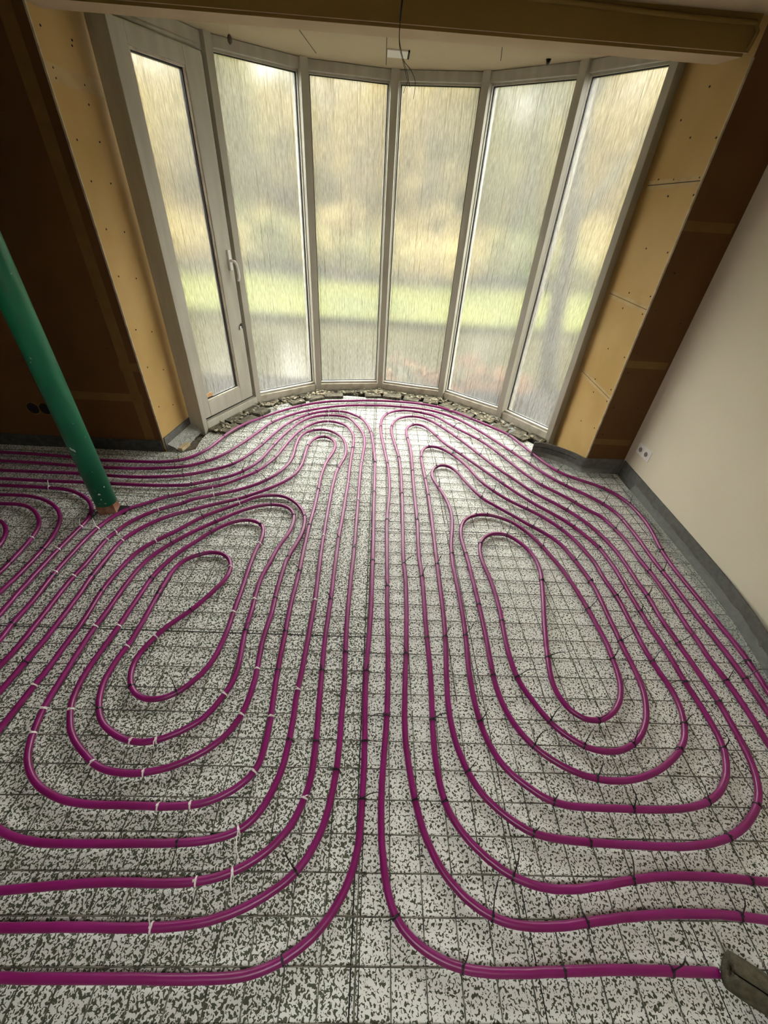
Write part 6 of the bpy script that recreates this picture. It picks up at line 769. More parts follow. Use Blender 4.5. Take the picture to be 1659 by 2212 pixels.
labels = ['tall fogged window next to the door', 'tall fogged window left of the middle post', 'tall fogged window right of the middle post', 'tall fogged window with dry brown leaves low outside', 'tall fogged window at the right end with a tree outside']
for k in range(1, 6):
    m, ln = frame_mtx(FEET[k], FEET[k + 1])
    e = empty('window_%d' % k); e.matrix_world = m
    tag(e, labels[k - 1], None, None, 'structure')
    u0, u1 = 0.024, ln - 0.024
    if k == 5: u1 = ln - 0.046
    bm = bmesh.new(); box(bm, u0, u1, 0.020, 0.12, 2.452, ZB - 0.002, 0.004); link('top_rail', bm, M['paint'], e)
    bm = bmesh.new(); box(bm, u0, u1, 0.012, 0.12, -0.034, 0.082, 0.006); link('bottom_rail', bm, M['paint_old'], e)
    bm = bmesh.new()
    box(bm, u0, u1, 0.050, 0.078, 2.440, 2.452); box(bm, u0, u1, 0.036, 0.080, 0.082, 0.100)
    box(bm, u0, u0 + 0.012, 0.045, 0.080, 0.100, 2.440); box(bm, u1 - 0.012, u1, 0.045, 0.080, 0.100, 2.440)
    link('glazing_bead', bm, M['paint'], e)
    bm = bmesh.new(); ring(bm, u0 + 0.012, u1 - 0.012, 0.098, 2.442, 0.0065, 0.070, 0.090); link('gasket', bm, M['gasket'], e)
    pane(e, u0 + 0.004, u1 - 0.004, 0.096, 2.446, 0.080)
    bm = bmesh.new(); ring(bm, u0, u1, 0.082, 2.452, 0.012, 0.092, 0.115); link('outer_bead', bm, M['paint'], e)

# door
m, ln = frame_mtx(FEET[0], FEET[1])
door = empty('door_1'); door.matrix_world = m
tag(door, 'narrow white glazed door at the left end of the bay', None, None, 'structure')
bm = bmesh.new()
box(bm, 0.042, ln - 0.03, 0.03, 0.14, 2.425, ZB - 0.002, 0.006)
box(bm, 0.042, ln - 0.026, -0.004, 0.14, -0.033, 0.088, 0.008)
box(bm, ln - 0.062, ln - 0.024, 0.045, 0.14, 0.088, 2.425, 0.003)
link('door_frame', bm, M['paint'], door)
bm = bmesh.new(); tube(bm, [(0.05, 0.035, 2.435), (ln - 0.06, 0.035, 2.435)], 0.014, 10); link('weather_bar', bm, M['paint'], door, smooth=True)
sa = bmesh.new()
box(sa, 0.045, 0.115, 0.006, 0.075, 0.095, 2.412, 0.005)
box(sa, 0.522, 0.678, 0.006, 0.075, 0.095, 2.412, 0.005)
box(sa, 0.115, 0.522, 0.006, 0.075, 2.322, 2.412, 0.005)
box(sa, 0.115, 0.522, 0.006, 0.075, 0.095, 0.242, 0.005)
sash = link('door_sash', sa, M['paint'], door)
bm = bmesh.new(); box(bm, 0.05, 0.674, -0.001, 0.012, 0.108, 0.114); link('drip_groove', bm, M['dark'], door)
bm = bmesh.new()
box(bm, 0.115, 0.522, 0.012, 0.045, 0.242, 0.256, 0.002); box(bm, 0.115, 0.522, 0.012, 0.045, 2.310, 2.322, 0.002)
box(bm, 0.115, 0.124, 0.012, 0.045, 0.256, 2.31); box(bm, 0.514, 0.522, 0.012, 0.045, 0.256, 2.31)
link('glazing_bead', bm, M['paint_old'], door)
bm = bmesh.new(); ring(bm, 0.124, 0.514, 0.256, 2.31, 0.007, 0.030, 0.056); link('gasket', bm, M['gasket'], door)
pane(door, 0.120, 0.518, 0.250, 2.316, 0.046)
bm = bmesh.new(); box(bm, 0.668, 0.684, 0.010, 0.020, 0.15, 2.40); link('closing_edge', bm, M['paint'], door)
# handle
bm = bmesh.new(); box(bm, 0.626, 0.656, -0.008, 0.007, 1.195, 1.335, 0.003)
hd = link('handle_plate', bm, M['plastic'], door)
bm = bmesh.new()
tube(bm, [(0.641, -0.004, 1.262), (0.641, -0.030, 1.262), (0.643, -0.046, 1.258), (0.652, -0.054, 1.240), (0.658, -0.056, 1.200), (0.660, -0.055, 1.150), (0.659, -0.048, 1.128), (0.657, -0.040, 1.120)],
     [0.011, 0.011, 0.011, 0.010, 0.010, 0.010, 0.010, 0.008], 10)
link('lever', bm, M['plastic'], hd, smooth=True)
bm = bmesh.new()
for z in (1.212, 1.318): bmesh.ops.create_cone(bm, cap_ends=True, segments=10, radius1=0.004, radius2=0.004, depth=0.003, matrix=Matrix.Translation((0.641, -0.0085, z)) @ Matrix.Rotation(math.pi / 2, 4, 'X'))
link('screw_head', bm, M['chrome'], hd)
bm = bmesh.new(); box(bm, 0.632, 0.650, -0.010, 0.006, 0.735, 0.765, 0.002); box(bm, 0.650, 0.672, -0.004, 0.006, 0.742, 0.772, 0.002)
lt = link('latch', bm, M['chrome'], door)
bm = bmesh.new(); box(bm, 0.648, 0.668, -0.007, -0.003, 0.745, 0.785, 0.001); link('keeper', bm, M['gasket'], lt)
bm = bmesh.new(); box(bm, 0.126, 0.215, 0.0425, 0.0455, 0.262, 0.298)
stk = mottled('orange_paper', (0.62, 0.33, 0.12), (0.75, 0.52, 0.28), 30, 0.8)
link('paper_sticker', bm, stk, door)

# ------------------------------------------------------------------ brick course and rubble at the foot of the bay
random.seed(11)
first = None
def offset_line(d):
    pts = []
    for i, (x, y) in enumerate(FEET):
        p = Vector((x, y)); c = Vector((0.06, 3.0))
        pts.append(p + (c - p).normalized() * d)
    return pts
def walk(pts, step):
    acc = 0.0; res = []
    segs = [(pts[i], pts[i + 1]) for i in range(len(pts) - 1)]
    tot = sum((b - a).length for a, b in segs)
    s = step / 2
    while s < tot:
        r = s
        for a, b in segs:
            l = (b - a).length
            if r <= l:
                d = (b - a).normalized(); res.append((a + d * r, math.atan2(d.y, d.x))); break
            r -= l
        s += step
    return res
bricks = []
for row, (d, step, zt) in enumerate(((0.165, 0.215, 0.012), (0.045, 0.225, 0.006))):
    for p, a in walk(offset_line(d), step):
        if row == 0 and random.random() < 0.10: continue
        bm = bmesh.new()
        ln = (step - 0.016) * random.uniform(0.78, 1.0)
        box(bm, -ln / 2, ln / 2, -0.052, 0.052, -0.045, 0.0, 0.006)
        bmesh.ops.subdivide_edges(bm, edges=bm.edges[:], cuts=2, use_grid_fill=True)
        sd = random.uniform(0, 99)
        for v in bm.verts:
            v.co += Vector(noise.noise_vector(v.co * 14 + Vector((sd, 0, 0)))) * 0.003
        o = link('brick', bm, M['brick'], smooth=False)
        o.location = (p.x, p.y, zt + 0.012 + random.uniform(-0.004, 0.008))
        o.rotation_euler = (random.uniform(-.03, .03), random.uniform(-.02, .02), a + random.uniform(-.04, .04))
        tag(o, 'weathered dark grey brick laid along the foot of the bay windows', 'brick', 'bricks at the foot of the bay windows')
bm = bmesh.new()
for i in range(420):
    k = random.randrange(6); t = random.random(); d = random.choice((random.uniform(0.06, 0.14), random.gauss(0.1, 0.05)))
    P = offset_line(d); p = P[k].lerp(P[k + 1], t)
    if random.random() < 0.35: # heaps near the posts
        q = P[random.randrange(1, 6)]; p = q + Vector((random.gauss(0, .06), random.gauss(0, .03)))
    s = random.uniform(0.004, 0.016)
    r = bmesh.ops.create_icosphere(bm, subdivisions=1, radius=s, matrix=Matrix.Translation((p.x, p.y, 0.022 + s * 0.4 + random.uniform(0, .008))) @ Matrix.Rotation(random.uniform(0, 3), 4, 'Z') @ Matrix.Diagonal((random.uniform(.8, 1.8), 1, random.uniform(.4, .8), 1)))
    for v in r['verts']: v.co += Vector((random.uniform(-1, 1), random.uniform(-1, 1), random.uniform(-1, 1))) * s * 0.3
tag(link('mortar_rubble', bm, M['mortar']), 'crumbled pale mortar lying on the bricks under the bay windows', 'rubble', None, 'stuff')

# ------------------------------------------------------------------ outside
ZG = -0.40
bm = bmesh.new()
for k in range(2):
    pass
def sheet(bm, x0, x1, y0, y1, z, n, amp, f=0.7):
    vs = [[bm.verts.new((x0 + (x1 - x0) * i / n, y0 + (y1 - y0) * j / n, z + amp * noise.noise(Vector((i * f, j * f, 3.1))))) for i in range(n + 1)] for j in range(n + 1)]
    for j in range(n):
        for i in range(n): bm.faces.new((vs[j][i], vs[j][i + 1], vs[j + 1][i + 1], vs[j + 1][i]))
sheet(bm, -70, 70, 9.6, 15.5, ZG + 0.05, 40, 0.12)
structure('lawn', bm, M['lawn'], 'green lawn beyond the pond outside', smooth=True)
bm = bmesh.new(); sheet(bm, -90, 90, 14.2, 130, ZG + 0.1, 40, 0.5)
structure('ground', bm, M['bank'], smooth=True)
bm = bmesh.new(); box(bm, -90, 90, 5.0, 11.0, ZG - 0.5, ZG - 0.06)
structure('pond_water', bm, M['pond'], 'dull pond water outside below the lawn')
bm = bmesh.new(); sheet(bm, -90, 90, 2.5, 5.9, ZG - 0.02, 30, 0.06)
structure('ground.001', bm, M['bank'], smooth=True)

def leaf_cloud(bm, c, rad, n, size, flat=1.0):
    for _ in range(n):
        while True:
            v = Vector((random.uniform(-1, 1), random.uniform(-1, 1), random.uniform(-1, 1)))
            if v.length <= 1: break
        p = Vector(c) + Vector((v.x * rad[0], v.y * rad[1], v.z * rad[2]))
        s = size * random.uniform(0.5, 1.4)
        q = Matrix.Rotation(random.uniform(0, 6.28), 3, 'Z') @ Matrix.Rotation(random.uniform(0, 3.14), 3, 'X')
        a, b = q @ Vector((s, 0, 0)), q @ Vector((0, s * 0.6, 0))
        bm.faces.new([bm.verts.new(p + x) for x in (-a, -b, a, b)])
random.seed(5)
bm = bmesh.new(); bt = bmesh.new(); bg_ = bmesh.new()
for i in range(96):
    x = -36 + 72 * ((i * 37) % 96 + random.random()) / 96; y = random.uniform(19, 34)
    h = random.uniform(8.6, 12.5) * (y / 26)
    tube(bt, [(x, y, ZG), (x + random.uniform(-.3, .3), y, h * 0.4), (x + random.uniform(-.6, .6), y, h * 0.9)], [0.16, 0.11, 0.03], 6)
    for b in range(5):
        z = random.uniform(0.25, 0.7) * h; a = random.uniform(0, 6.28)
        tube(bt, [(x, y, z), (x + math.cos(a) * 1.2, y + math.sin(a) * .8, z + 1.0), (x + math.cos(a) * 1.9, y + math.sin(a) * 1.2, z + 2.0)], [0.06, 0.04, 0.015], 5)
    tgt = bg_ if random.random() < 0.15 else bm
    leaf_cloud(tgt, (x, y, h * 0.52), (random.uniform(1.6, 2.6), 1.6, h * 0.46), 1700, 0.11)
for i in range(90):
    x = -30 + 60 * (i + random.random()) / 90
    leaf_cloud(bm if random.random() < .7 else bg_, (x, random.uniform(15.0, 18), ZG + 0.7), (1.5, 0.9, random.uniform(.6, 1.5)), 520, 0.085)
for i in range(70):   # the wood goes on behind
    x = -56 + 112 * (i + random.random()) / 70; y = random.uniform(36, 42); h = random.uniform(6.0, 8.5)
    r = bmesh.ops.create_icosphere(bm, subdivisions=4, radius=1.0, matrix=Matrix.Translation((x, y, h * 0.5 + ZG)) @ Matrix.Diagonal((random.uniform(2.5, 4), 2.0, h * 0.55, 1)))
    for v in r['verts']: v.co += Vector(noise.noise_vector(v.co * 0.9)) * 0.9 + Vector(noise.noise_vector(v.co * 3.1)) * 0.3
tag(link('treeline', bt, M['bark']), 'blurred wood of bare brown trees beyond the lawn', 'trees', None, 'stuff')
tl = bpy.data.objects['treeline']
link('twigs', bm, M['twig'], tl); tag(bpy.data.objects['twigs'], None, None, None, 'stuff')
link('leaves', bg_, M['evergreen'], tl); tag(bpy.data.objects['leaves'], None, None, None, 'stuff')

# tree outside the right-hand pane
tr = empty('tree', (2.76, 6.0, ZG - 0.1)); tag(tr, 'grey forked tree close outside the right end window', 'tree')
def rel(P): return [(x - 2.76, y - 6.0, z - (ZG - 0.1)) for x, y, z in P]
bm = bmesh.new(); tube(bm, rel(catmull([(2.68, 6, -0.52), (2.62, 6, -0.3), (2.52, 6.02, 0.13), (2.44, 6.0, 0.5), (2.40, 5.97, 0.84), (2.38, 6.0, 1.26), (2.32, 6.05, 1.64), (2.27, 6.1, 1.99), (2.22, 6.1, 2.26), (2.19, 6.1, 2.63), (2.16, 6.1, 3.1), (2.10, 6.1, 4.2)], 3)),
    [0.16 - 0.13 * i / 33 for i in range(34)], 10)
link('trunk', bm, M['bark'], tr, smooth=True)
for P, r in (([(2.40, 5.98, 0.80), (2.25, 5.9, 0.92), (2.08, 5.85, 1.04), (1.72, 5.8, 1.32)], .05), ([(2.33, 6, 1.60), (2.54, 6, 1.96), (2.67, 6, 2.17), (2.83, 6.05, 2.41), (3.0, 6.1, 2.9)], .05),
             ([(2.24, 6.1, 2.20), (2.05, 6.1, 2.45), (1.89, 6.1, 2.67), (1.7, 6.1, 3.2)], .035), ([(2.2, 6.1, 2.7), (2.4, 6.1, 3.1), (2.6, 6.2, 3.7)], .03)):
    bm = bmesh.new(); tube(bm, rel(catmull(P, 3)), [r * (1 - 0.7 * i / (3 * (len(P) - 1))) for i in range(3 * (len(P) - 1) + 1)], 7)
    link('branch', bm, M['bark'], tr, smooth=True)

# dry beech shrub
sh = empty('shrub', (1.05, 5.35, ZG)); tag(sh, 'low shrub of dry brown leaves outside under the right-hand windows', 'shrub')
bm = bmesh.new()
for i in range(46):
    x = random.uniform(-0.9, 0.95); y = random.uniform(-.25, .3); h = random.uniform(.25, .55)
    tube(bm, [(x * .7, y, -0.05), (x * .85, y + random.uniform(-.05, .05), h * .5), (x, y + random.uniform(-.1, .1), h)], [0.007, 0.005, 0.002], 5)
link('stems', bm, M['bark'], sh)
bm = bmesh.new()
for i in range(60):
    x = random.uniform(-.92, .95); z = random.uniform(.10, .46) + 0.07 * math.sin(x * 5)
    leaf_cloud(bm, (x, random.uniform(-.2, .25), z), (.14, .12, .08), 40, .024)
lv = link('leaves', bm, M['beech'], sh); tag(lv, None, None, None, 'stuff')
# ------------------------------------------------------------------ steel mesh sheets
POLY = FL + [(0.024, 4.245)]
def inside(x, y, poly):
    r = False; n = len(poly); j = n - 1
    for i in range(n):
        xi, yi = poly[i]; xj, yj = poly[j]
        if (yi > y) != (yj > y) and x < (xj - xi) * (y - yi) / (yj - yi) + xi: r = not r
        j = i
    return r
def on_floor(x, y): return inside(x, y, FL) or inside(x, y, FR) or abs(x - 0.023) < 0.002 and y < 4.24
def clip(p, q, step=0.03):
    p, q = Vector(p), Vector(q); n = max(2, int((q - p).length / step)); run = []; best = []
    for i in range(n + 1):
        v = p.lerp(q, i / n)
        if on_floor(v.x, v.y): run.append(v)
        else:
            if len(run) > len(best): best = run
            run = []
    if len(run) > len(best): best = run
    return (best[0], best[-1]) if len(best) > 2 else None
random.seed(3)
GX, GY, G = 0.013, 0.103, 0.0997
def mesh_sheet(i0, i1, j0, j1, rot, label, zo=0.0):
    bm = bmesh.new()
    cxs, cys = GX + (i0 + i1) / 2 * G, GY + (j0 + j1) / 2 * G
    def rr(x, y):
        dx, dy = x - cxs, y - cys
        return (cxs + dx * math.cos(rot) - dy * math.sin(rot), cys + dx * math.sin(rot) + dy * math.cos(rot))
    def wire(a, b, z):
        c = clip(rr(*a), rr(*b))
        if not c: return
        p, q = c
        n = max(2, int((q - p).length / 0.25))
        tube(bm, [(p.x + (q.x - p.x) * k / n, p.y + (q.y - p.y) * k / n, z + zo + random.uniform(-.0008, .0012)) for k in range(n + 1)], 0.0020, 6)
    e = 0.025
    for i in range(i0, i1 + 1): wire((GX + i * G, GY + j0 * G - e), (GX + i * G, GY + j1 * G + e), 0.0032)
    for j in range(j0, j1 + 1): wire((GX + i0 * G - e, GY + j * G), (GX + i1 * G + e, GY + j * G), 0.0068)
    o = link('steel_mesh', bm, M['steel'], smooth=True)
    tag(o, label, 'steel mesh', 'welded mesh sheets under the pipes')
mesh_sheet(-22, 0, -6, 12, 0.004, 'welded steel mesh sheet under the pipe bends at the bottom left')
mesh_sheet(0, 20, -6, 7, -0.003, 'welded steel mesh sheet beside the grey foam sleeve')
mesh_sheet(-33, -3, 13, 27, -0.004, 'welded steel mesh sheet around the foot of the green pole')
mesh_sheet(0, 20, 8, 19, 0.003, 'welded steel mesh sheet beside the long plastered wall')
mesh_sheet(-2, 20, 20, 31, -0.004, 'welded steel mesh sheet in front of the right fibreboard pier')
mesh_sheet(-15, 14, 32, 42, 0.002, 'welded steel mesh sheet running into the bay below the windows')
mesh_sheet(-13, -3, 27, 31, 0.002, 'narrow strip of welded steel mesh before the door')

# ------------------------------------------------------------------ heating pipes and their ties
ZP, RP = 0.0224, 0.0122
PL = {
 'A': 'outermost magenta heating pipe hugging the bay windows from side to side',
 'B': 'second magenta heating pipe in from the bay windows, running side to side',
 'C': 'magenta heating pipe left of centre making the tallest left hump, curling away nearest the camera',
 'D': 'magenta heating pipe nested second inside the tallest left hump',
 'E': 'magenta heating pipe passing just in front of the green pole foot',
 'SL': 'long magenta heating pipe coiled into the spiral on the left',
 'SC': 'magenta heating pipe right of centre that ends in the grey foam sleeve',
 'SR': 'long magenta heating pipe coiled into the spiral on the right',
 'K': 'magenta heating pipe turning back just left of the green pole foot',
 'L': 'second magenta pipe bend left of the green pole foot',
 'M': 'third magenta pipe bend left of the green pole foot',
 'N': 'innermost small magenta pipe bend at the left picture edge',
}
COORD = {k: [tuple(float(c) / 1000 for c in s.split(',')) for s in v.split()] for k, v in PIPES.items()}
ROOT = {}
for k, pts in COORD.items():
    sub = 2
    P = catmull([(x, y, ZP + 0.0012 * noise.noise(Vector((x * 3, y * 3, 0.5)))) for x, y in pts], sub)
    bm = bmesh.new(); tube(bm, P, RP, 10)
    o = link('heating_pipe', bm, M['pipe'], smooth=True)
    tag(o, PL[k], 'pipe', 'magenta underfloor heating pipes')
    ROOT[k] = o
def cable_tie(k, x, y, a, col, tail):
    bm = bmesh.new()
    rot = Matrix.Translation((x, y, ZP)) @ Matrix.Rotation(a, 4, 'Z')
    R0, R1, wd, seg = RP + 0.0003, RP + 0.0022, 0.0026, 14
    prof = [(-wd, R0), (wd, R0), (wd, R1), (-wd, R1)]
    vs = [[bm.verts.new(rot @ Vector((u, r * math.cos(2 * math.pi * s / seg), r * math.sin(2 * math.pi * s / seg)))) for u, r in prof] for s in range(seg)]
    for s in range(seg):
        for q in range(4):
            bm.faces.new((vs[s][q], vs[s][(q + 1) % 4], vs[(s + 1) % seg][(q + 1) % 4], vs[(s + 1) % seg][q]))
    box(bm, -0.0036, 0.0036, -0.0036, 0.0036, RP - 0.001, RP + 0.0058, mtx=rot)
    if tail:
        tx, ty, tz = tail
        ln = math.hypot(tx, ty)
        pa = Vector((x, y, ZP + RP + 0.002)); pb = Vector((x + tx, y + ty, max(tz, 0.010)))
        md = pa.lerp(pb, 0.5) + Vector((-ty, tx, 0)) * random.uniform(-.12, .12) + Vector((0, 0, 0.012))
        tube(bm, catmull([pa, md, pb], 5), [0.0020] * 8 + [0.0016, 0.0013, 0.0009], 5)
    o = link('cable_tie', bm, M['tieb'] if col == 'b' else M['tiew'], ROOT[k])
    o['label'] = 'black cable tie with its loose tail' if col == 'b' and tail else ('black cable tie' if col == 'b' else 'white cable tie')
random.seed(8)
for t in TIES: cable_tie(*t)

# ------------------------------------------------------------------ green pole
gp = empty('steel_pole', (-1.719, 2.103, 0)); tag(gp, 'round green painted steel pole with chipped paint and rusty foot', 'pole')
bm = bmesh.new(); bmesh.ops.create_cone(bm, cap_ends=True, segments=40, radius1=0.063, radius2=0.063, depth=ZC - 0.070, matrix=Matrix.Translation((0, 0, 0.070 + (ZC - 0.070) / 2)))
link('shaft', bm, M['green'], gp, smooth=True)
sm = gp.children[0].data
for p in sm.polygons:
    if len(p.vertices) > 4: p.use_smooth = False
bm = bmesh.new(); box(bm, -0.052, 0.052, -0.045, 0.045, -0.03, 0.072, 0.004)
fo = link('foot', bm, M['rust'], gp); fo.rotation_euler = (0, 0, 0.25)
bm = bmesh.new(); box(bm, -0.075, 0.115, -0.04, 0.055, -0.001, 0.0015); link('floor_cutout', bm, M['dark'], gp)
random.seed(21)
bm = bmesh.new()
for (ang, z, s) in ((-1.75, 0.49, .012), (-1.6, .485, .010), (-1.5, .478, .008), (-1.68, .455, .004), (-2.1, .47, .006), (-2.15, .455, .008), (-2.2, .44, .007), (-1.9, .40, .004), (-0.9, .33, .004), (-0.5, .21, .005), (-1.2, .17, .007), (-1.1, .168, .006), (-1.4, .2, .003), (-1.35, .19, .003), (-1.9, .15, .004), (-1.2, .13, .004), (-1.0, .095, .006), (-1.5, .10, .004), (-1.5, 1.0, .006), (-1.65, .98, .004)):
    c = Matrix.Rotation(ang, 4, 'Z') @ Matrix.Translation((0.0632, 0, z)) @ Matrix.Rotation(math.pi / 2, 4, 'Y') @ Matrix.Rotation(random.uniform(0, 3), 4, 'Z')
    r = bmesh.ops.create_circle(bm, cap_ends=True, segments=7, radius=s, matrix=c @ Matrix.Diagonal((1, random.uniform(.3, .7), 1, 1)))
link('paint_chips', bm, mat('bare_paint_chip', (0.62, 0.70, 0.64), 0.7), gp)

# ------------------------------------------------------------------ edge insulation strips
def band(bm, path, z0, z1, t):
    """vertical foam strip following a plan path, thickness t to the left of travel"""
    P = [Vector(p) for p in path]; n = len(P); rows = []
    for i in range(n):
        d = (P[min(i + 1, n - 1)] - P[max(i - 1, 0)]).normalized(); nn = Vector((-d.y, d.x))
        a, b = P[i], P[i] + nn * t
        za = z0[i] if isinstance(z0, list) else z0; zb = z1[i] if isinstance(z1, list) else z1
        rows.append([bm.verts.new(v) for v in ((a.x, a.y, za), (b.x, b.y, za), (b.x, b.y, zb), (a.x, a.y, zb))])
    for i in range(n - 1):
        for q in range(4): bm.faces.new((rows[i][q], rows[i][(q + 1) % 4], rows[i + 1][(q + 1) % 4], rows[i + 1][q]))
    bm.faces.new(rows[0][::-1]); bm.faces.new(rows[-1])
def skirt(path, zt, reach, seed, sub=12, wr=0.018):
    """creased plastic film falling from the strip and lying on the floor, to the left of travel"""
    bm = bmesh.new()
    P = catmull([(*p, 0) for p in path], 8); n = len(P); rows = []
    for i in range(n):
        d = (P[min(i + 1, n - 1)] - P[max(i - 1, 0)]).normalized(); nn = Vector((-d.y, d.x, 0))
        row = []
        for j in range(sub + 1):
            t = j / sub
            off = 0.012 + reach * t ** 1.6; z = max(0.011, zt * (1 - t) ** 1.8 + 0.011)
            v = P[i] + nn * off; v.z = z
            w = Vector(noise.noise_vector(v * 22 + Vector((seed, 0, 0)))) * wr * (0.5 + t)
            v += w; v.z = max(v.z, 0.0105)
            row.append(bm.verts.new(v))
        rows.append(row)
    for i in range(n - 1):
        for j in range(sub): bm.faces.new((rows[i][j], rows[i][j + 1], rows[i + 1][j + 1], rows[i + 1][j]))
    return bm
# along the plastered wall (walks away from the camera, so left of travel is into the room)
pr = [(wall_x(0.70) - 0.16, 0.70), (wall_x(0.95) - 0.095, 0.95), (wall_x(1.20) - 0.050, 1.20), (wall_x(1.40) - 0.022, 1.40), (wall_x(1.70) - 0.006, 1.70), (wall_x(2.2) - 0.003, 2.2), (wall_x(2.86) - 0.003, 2.86)]
prs = [(v.x, v.y) for v in catmull([(*p, 0) for p in pr], 6)]
es = empty('edge_strip', (2.05, 1.8, 0)); tag(es, 'grey foam edge strip with clear film along the plastered wall', 'edge strip')
def keep(o, e):
    o.parent = e; o.matrix_parent_inverse = e.matrix_basis.inverted(); return o
bpy.context.view_layer.update()
bm = bmesh.new(); band(bm, prs, 0.002, 0.137, 0.009); keep(link('foam_band', bm, M['foam']), es)
keep(link('plastic_film', skirt([p for p in pr if p[1] < 2.5] + [(wall_x(2.6) - 0.003, 2.6)], 0.06, 0.075, 1.0), M['film'], smooth=True), es)
# around the right pier
e2 = empty('edge_strip', (1.7, 2.95, 0)); tag(e2, 'curling grey foam edge strip wrapped round the foot of the right pier', 'edge strip')
bpy.context.view_layer.update()
pp_ = [(1.400, 3.115), (1.480, 3.105), (1.555, 3.070), (1.640, 3.005), (1.700, 2.940), (1.748, 2.872), (1.800, 2.868), (1.90, 2.874), (2.082, 2.878)]
pps = [(v.x, v.y) for v in catmull([(*p, 0) for p in pp_], 6)]
bm = bmesh.new(); band(bm, pps[::-1], 0.002, 0.135, -0.008); keep(link('foam_band', bm, M['foam']), e2)
ed = bpy.data.objects[[o.name for o in e2.children][0]]
bm = bmesh.new(); band(bm, [(x, y - 0.002) for x, y in pps[:26]][::-1], 0.088, 0.096, 0.0015); keep(link('score_line', bm, M['foam_dark']), e2)
keep(link('plastic_film', skirt([(2.0, 2.86), (1.86, 2.855), (1.74, 2.862), (1.68, 2.945), (1.60, 3.02), (1.52, 3.07), (1.43, 3.10)], 0.05, 0.07, 7.0), M['film'], smooth=True), e2)
# left reveal
e3 = empty('edge_strip', (-1.64, 3.05, 0)); tag(e3, 'grey foam edge strip with crumpled clear film at the left reveal', 'edge strip')
bpy.context.view_layer.update()
bm = bmesh.new(); band(bm, [(-1.684, 2.905), (-1.672, 3.02), (-1.634, 3.37)], [-0.03, -0.03, -0.03], [0.115, 0.112, 0.112], -0.008); keep(link('foam_band', bm, M['foam']), e3)
bm = bmesh.new()
rows = []
for i in range(15):
    u = i / 14; rows.append([])
    for j in range(12):
        t = j / 11
        base = Vector((-1.668 + 0.048 * u, 2.915 + 0.43 * u, 0.055))
        far = Vector((-1.545 + 0.03 * u, 2.895 + 0.33 * u, 0.014))
        v = base.lerp(far, t); v.z = 0.013 + 0.045 * (1 - t) ** 1.5
        v += Vector(noise.noise_vector(v * 26)) * 0.016 * min(1, t * 2.5); v.z = max(v.z, 0.012)
        rows[-1].append(bm.verts.new(v))
for i in range(14):
    for j in range(11): bm.faces.new((rows[i][j], rows[i][j + 1], rows[i + 1][j + 1], rows[i + 1][j]))
keep(link('plastic_film', bm, M['film2'], smooth=False), e3)
# pale film left along the insulation edge before the right-hand windows
fe = [p for p in EDGE if p[0] > 0.70 and p[1] > 3.4]
ef = link('edge_film', skirt([(x + 0.035, y + 0.03) for x, y in fe][::-1], 0.012, 0.075, 4.0, sub=8, wr=0.010), M['film2'], smooth=True)
tag(ef, 'pale crumpled plastic film between insulation and bricks before the right windows', 'film')
# dark strip along the shaded wall
e4 = empty('edge_strip', (-3.0, 2.84, 0)); tag(e4, 'dark foam edge strip along the foot of the shaded wall behind the green pole', 'edge strip')
bpy.context.view_layer.update()
bm = bmesh.new(); band(bm, [(-4.55, 2.893), (-3.0, 2.89), (-1.70, 2.89)], 0.002, 0.10, -0.008); keep(link('foam_band', bm, M['foam_dark']), e4)
# offcut
bm = bmesh.new(); box(bm, -0.020, 0.020, -0.055, 0.055, 0.0, 0.028, 0.003, Matrix.Rotation(-0.2, 4, 'Z'))
o = link('timber_offcut', bm, mottled('raw_timber', (0.42, 0.33, 0.18), (0.55, 0.45, 0.28), 12, 0.8)); o.location = (-1.560, 2.955, 0.004)
tag(o, 'small beige offcut poking from the clear film at the left reveal', 'offcut')

# ------------------------------------------------------------------ foam pipe sleeve
fs = empty('foam_sleeve', (1.07, 0.10, 0.0)); tag(fs, 'olive grey foam pipe sleeve at the bottom right corner', 'pipe sleeve')
bm = bmesh.new()
A0 = Vector((0, 0, 0.046)); ax = Vector((0.83, -0.50, 0.02)).normalized()
u_ = Vector((0, 0, 1)).cross(ax).normalized(); v_ = ax.cross(u_)
seg = 22; ro, ri = 0.044, 0.0145
ringsO, ringsI = [], []
for k in range(13):
    p = A0 + ax * (0.40 * k / 12)
    sag = 1 + 0.03 * math.sin(k * 1.3)
    ang = [1.9 + 0.05 + (2 * math.pi - 0.10) * s / (seg - 1) for s in range(seg)]
    ringsO.append([bm.verts.new(p + (u_ * math.cos(a) + v_ * math.sin(a)) * ro * sag) for a in ang])
    ringsI.append([bm.verts.new(p + (u_ * math.cos(a) + v_ * math.sin(a)) * ri) for a in ang])
for k in range(12):
    for s in range(seg - 1):
        bm.faces.new((ringsO[k][s], ringsO[k][s + 1], ringsO[k + 1][s + 1], ringsO[k + 1][s]))
        bm.faces.new((ringsI[k][s + 1], ringsI[k][s], ringsI[k + 1][s], ringsI[k + 1][s + 1]))
    for s in (0, seg - 1):
        bm.faces.new((ringsO[k][s], ringsO[k + 1][s], ringsI[k + 1][s], ringsI[k][s]))
for k in (0, 12):
    for s in range(seg - 1): bm.faces.new((ringsO[k][s], ringsO[k][s + 1], ringsI[k][s + 1], ringsI[k][s]))
link('foam_tube', bm, M['sleeve'], fs, smooth=True)

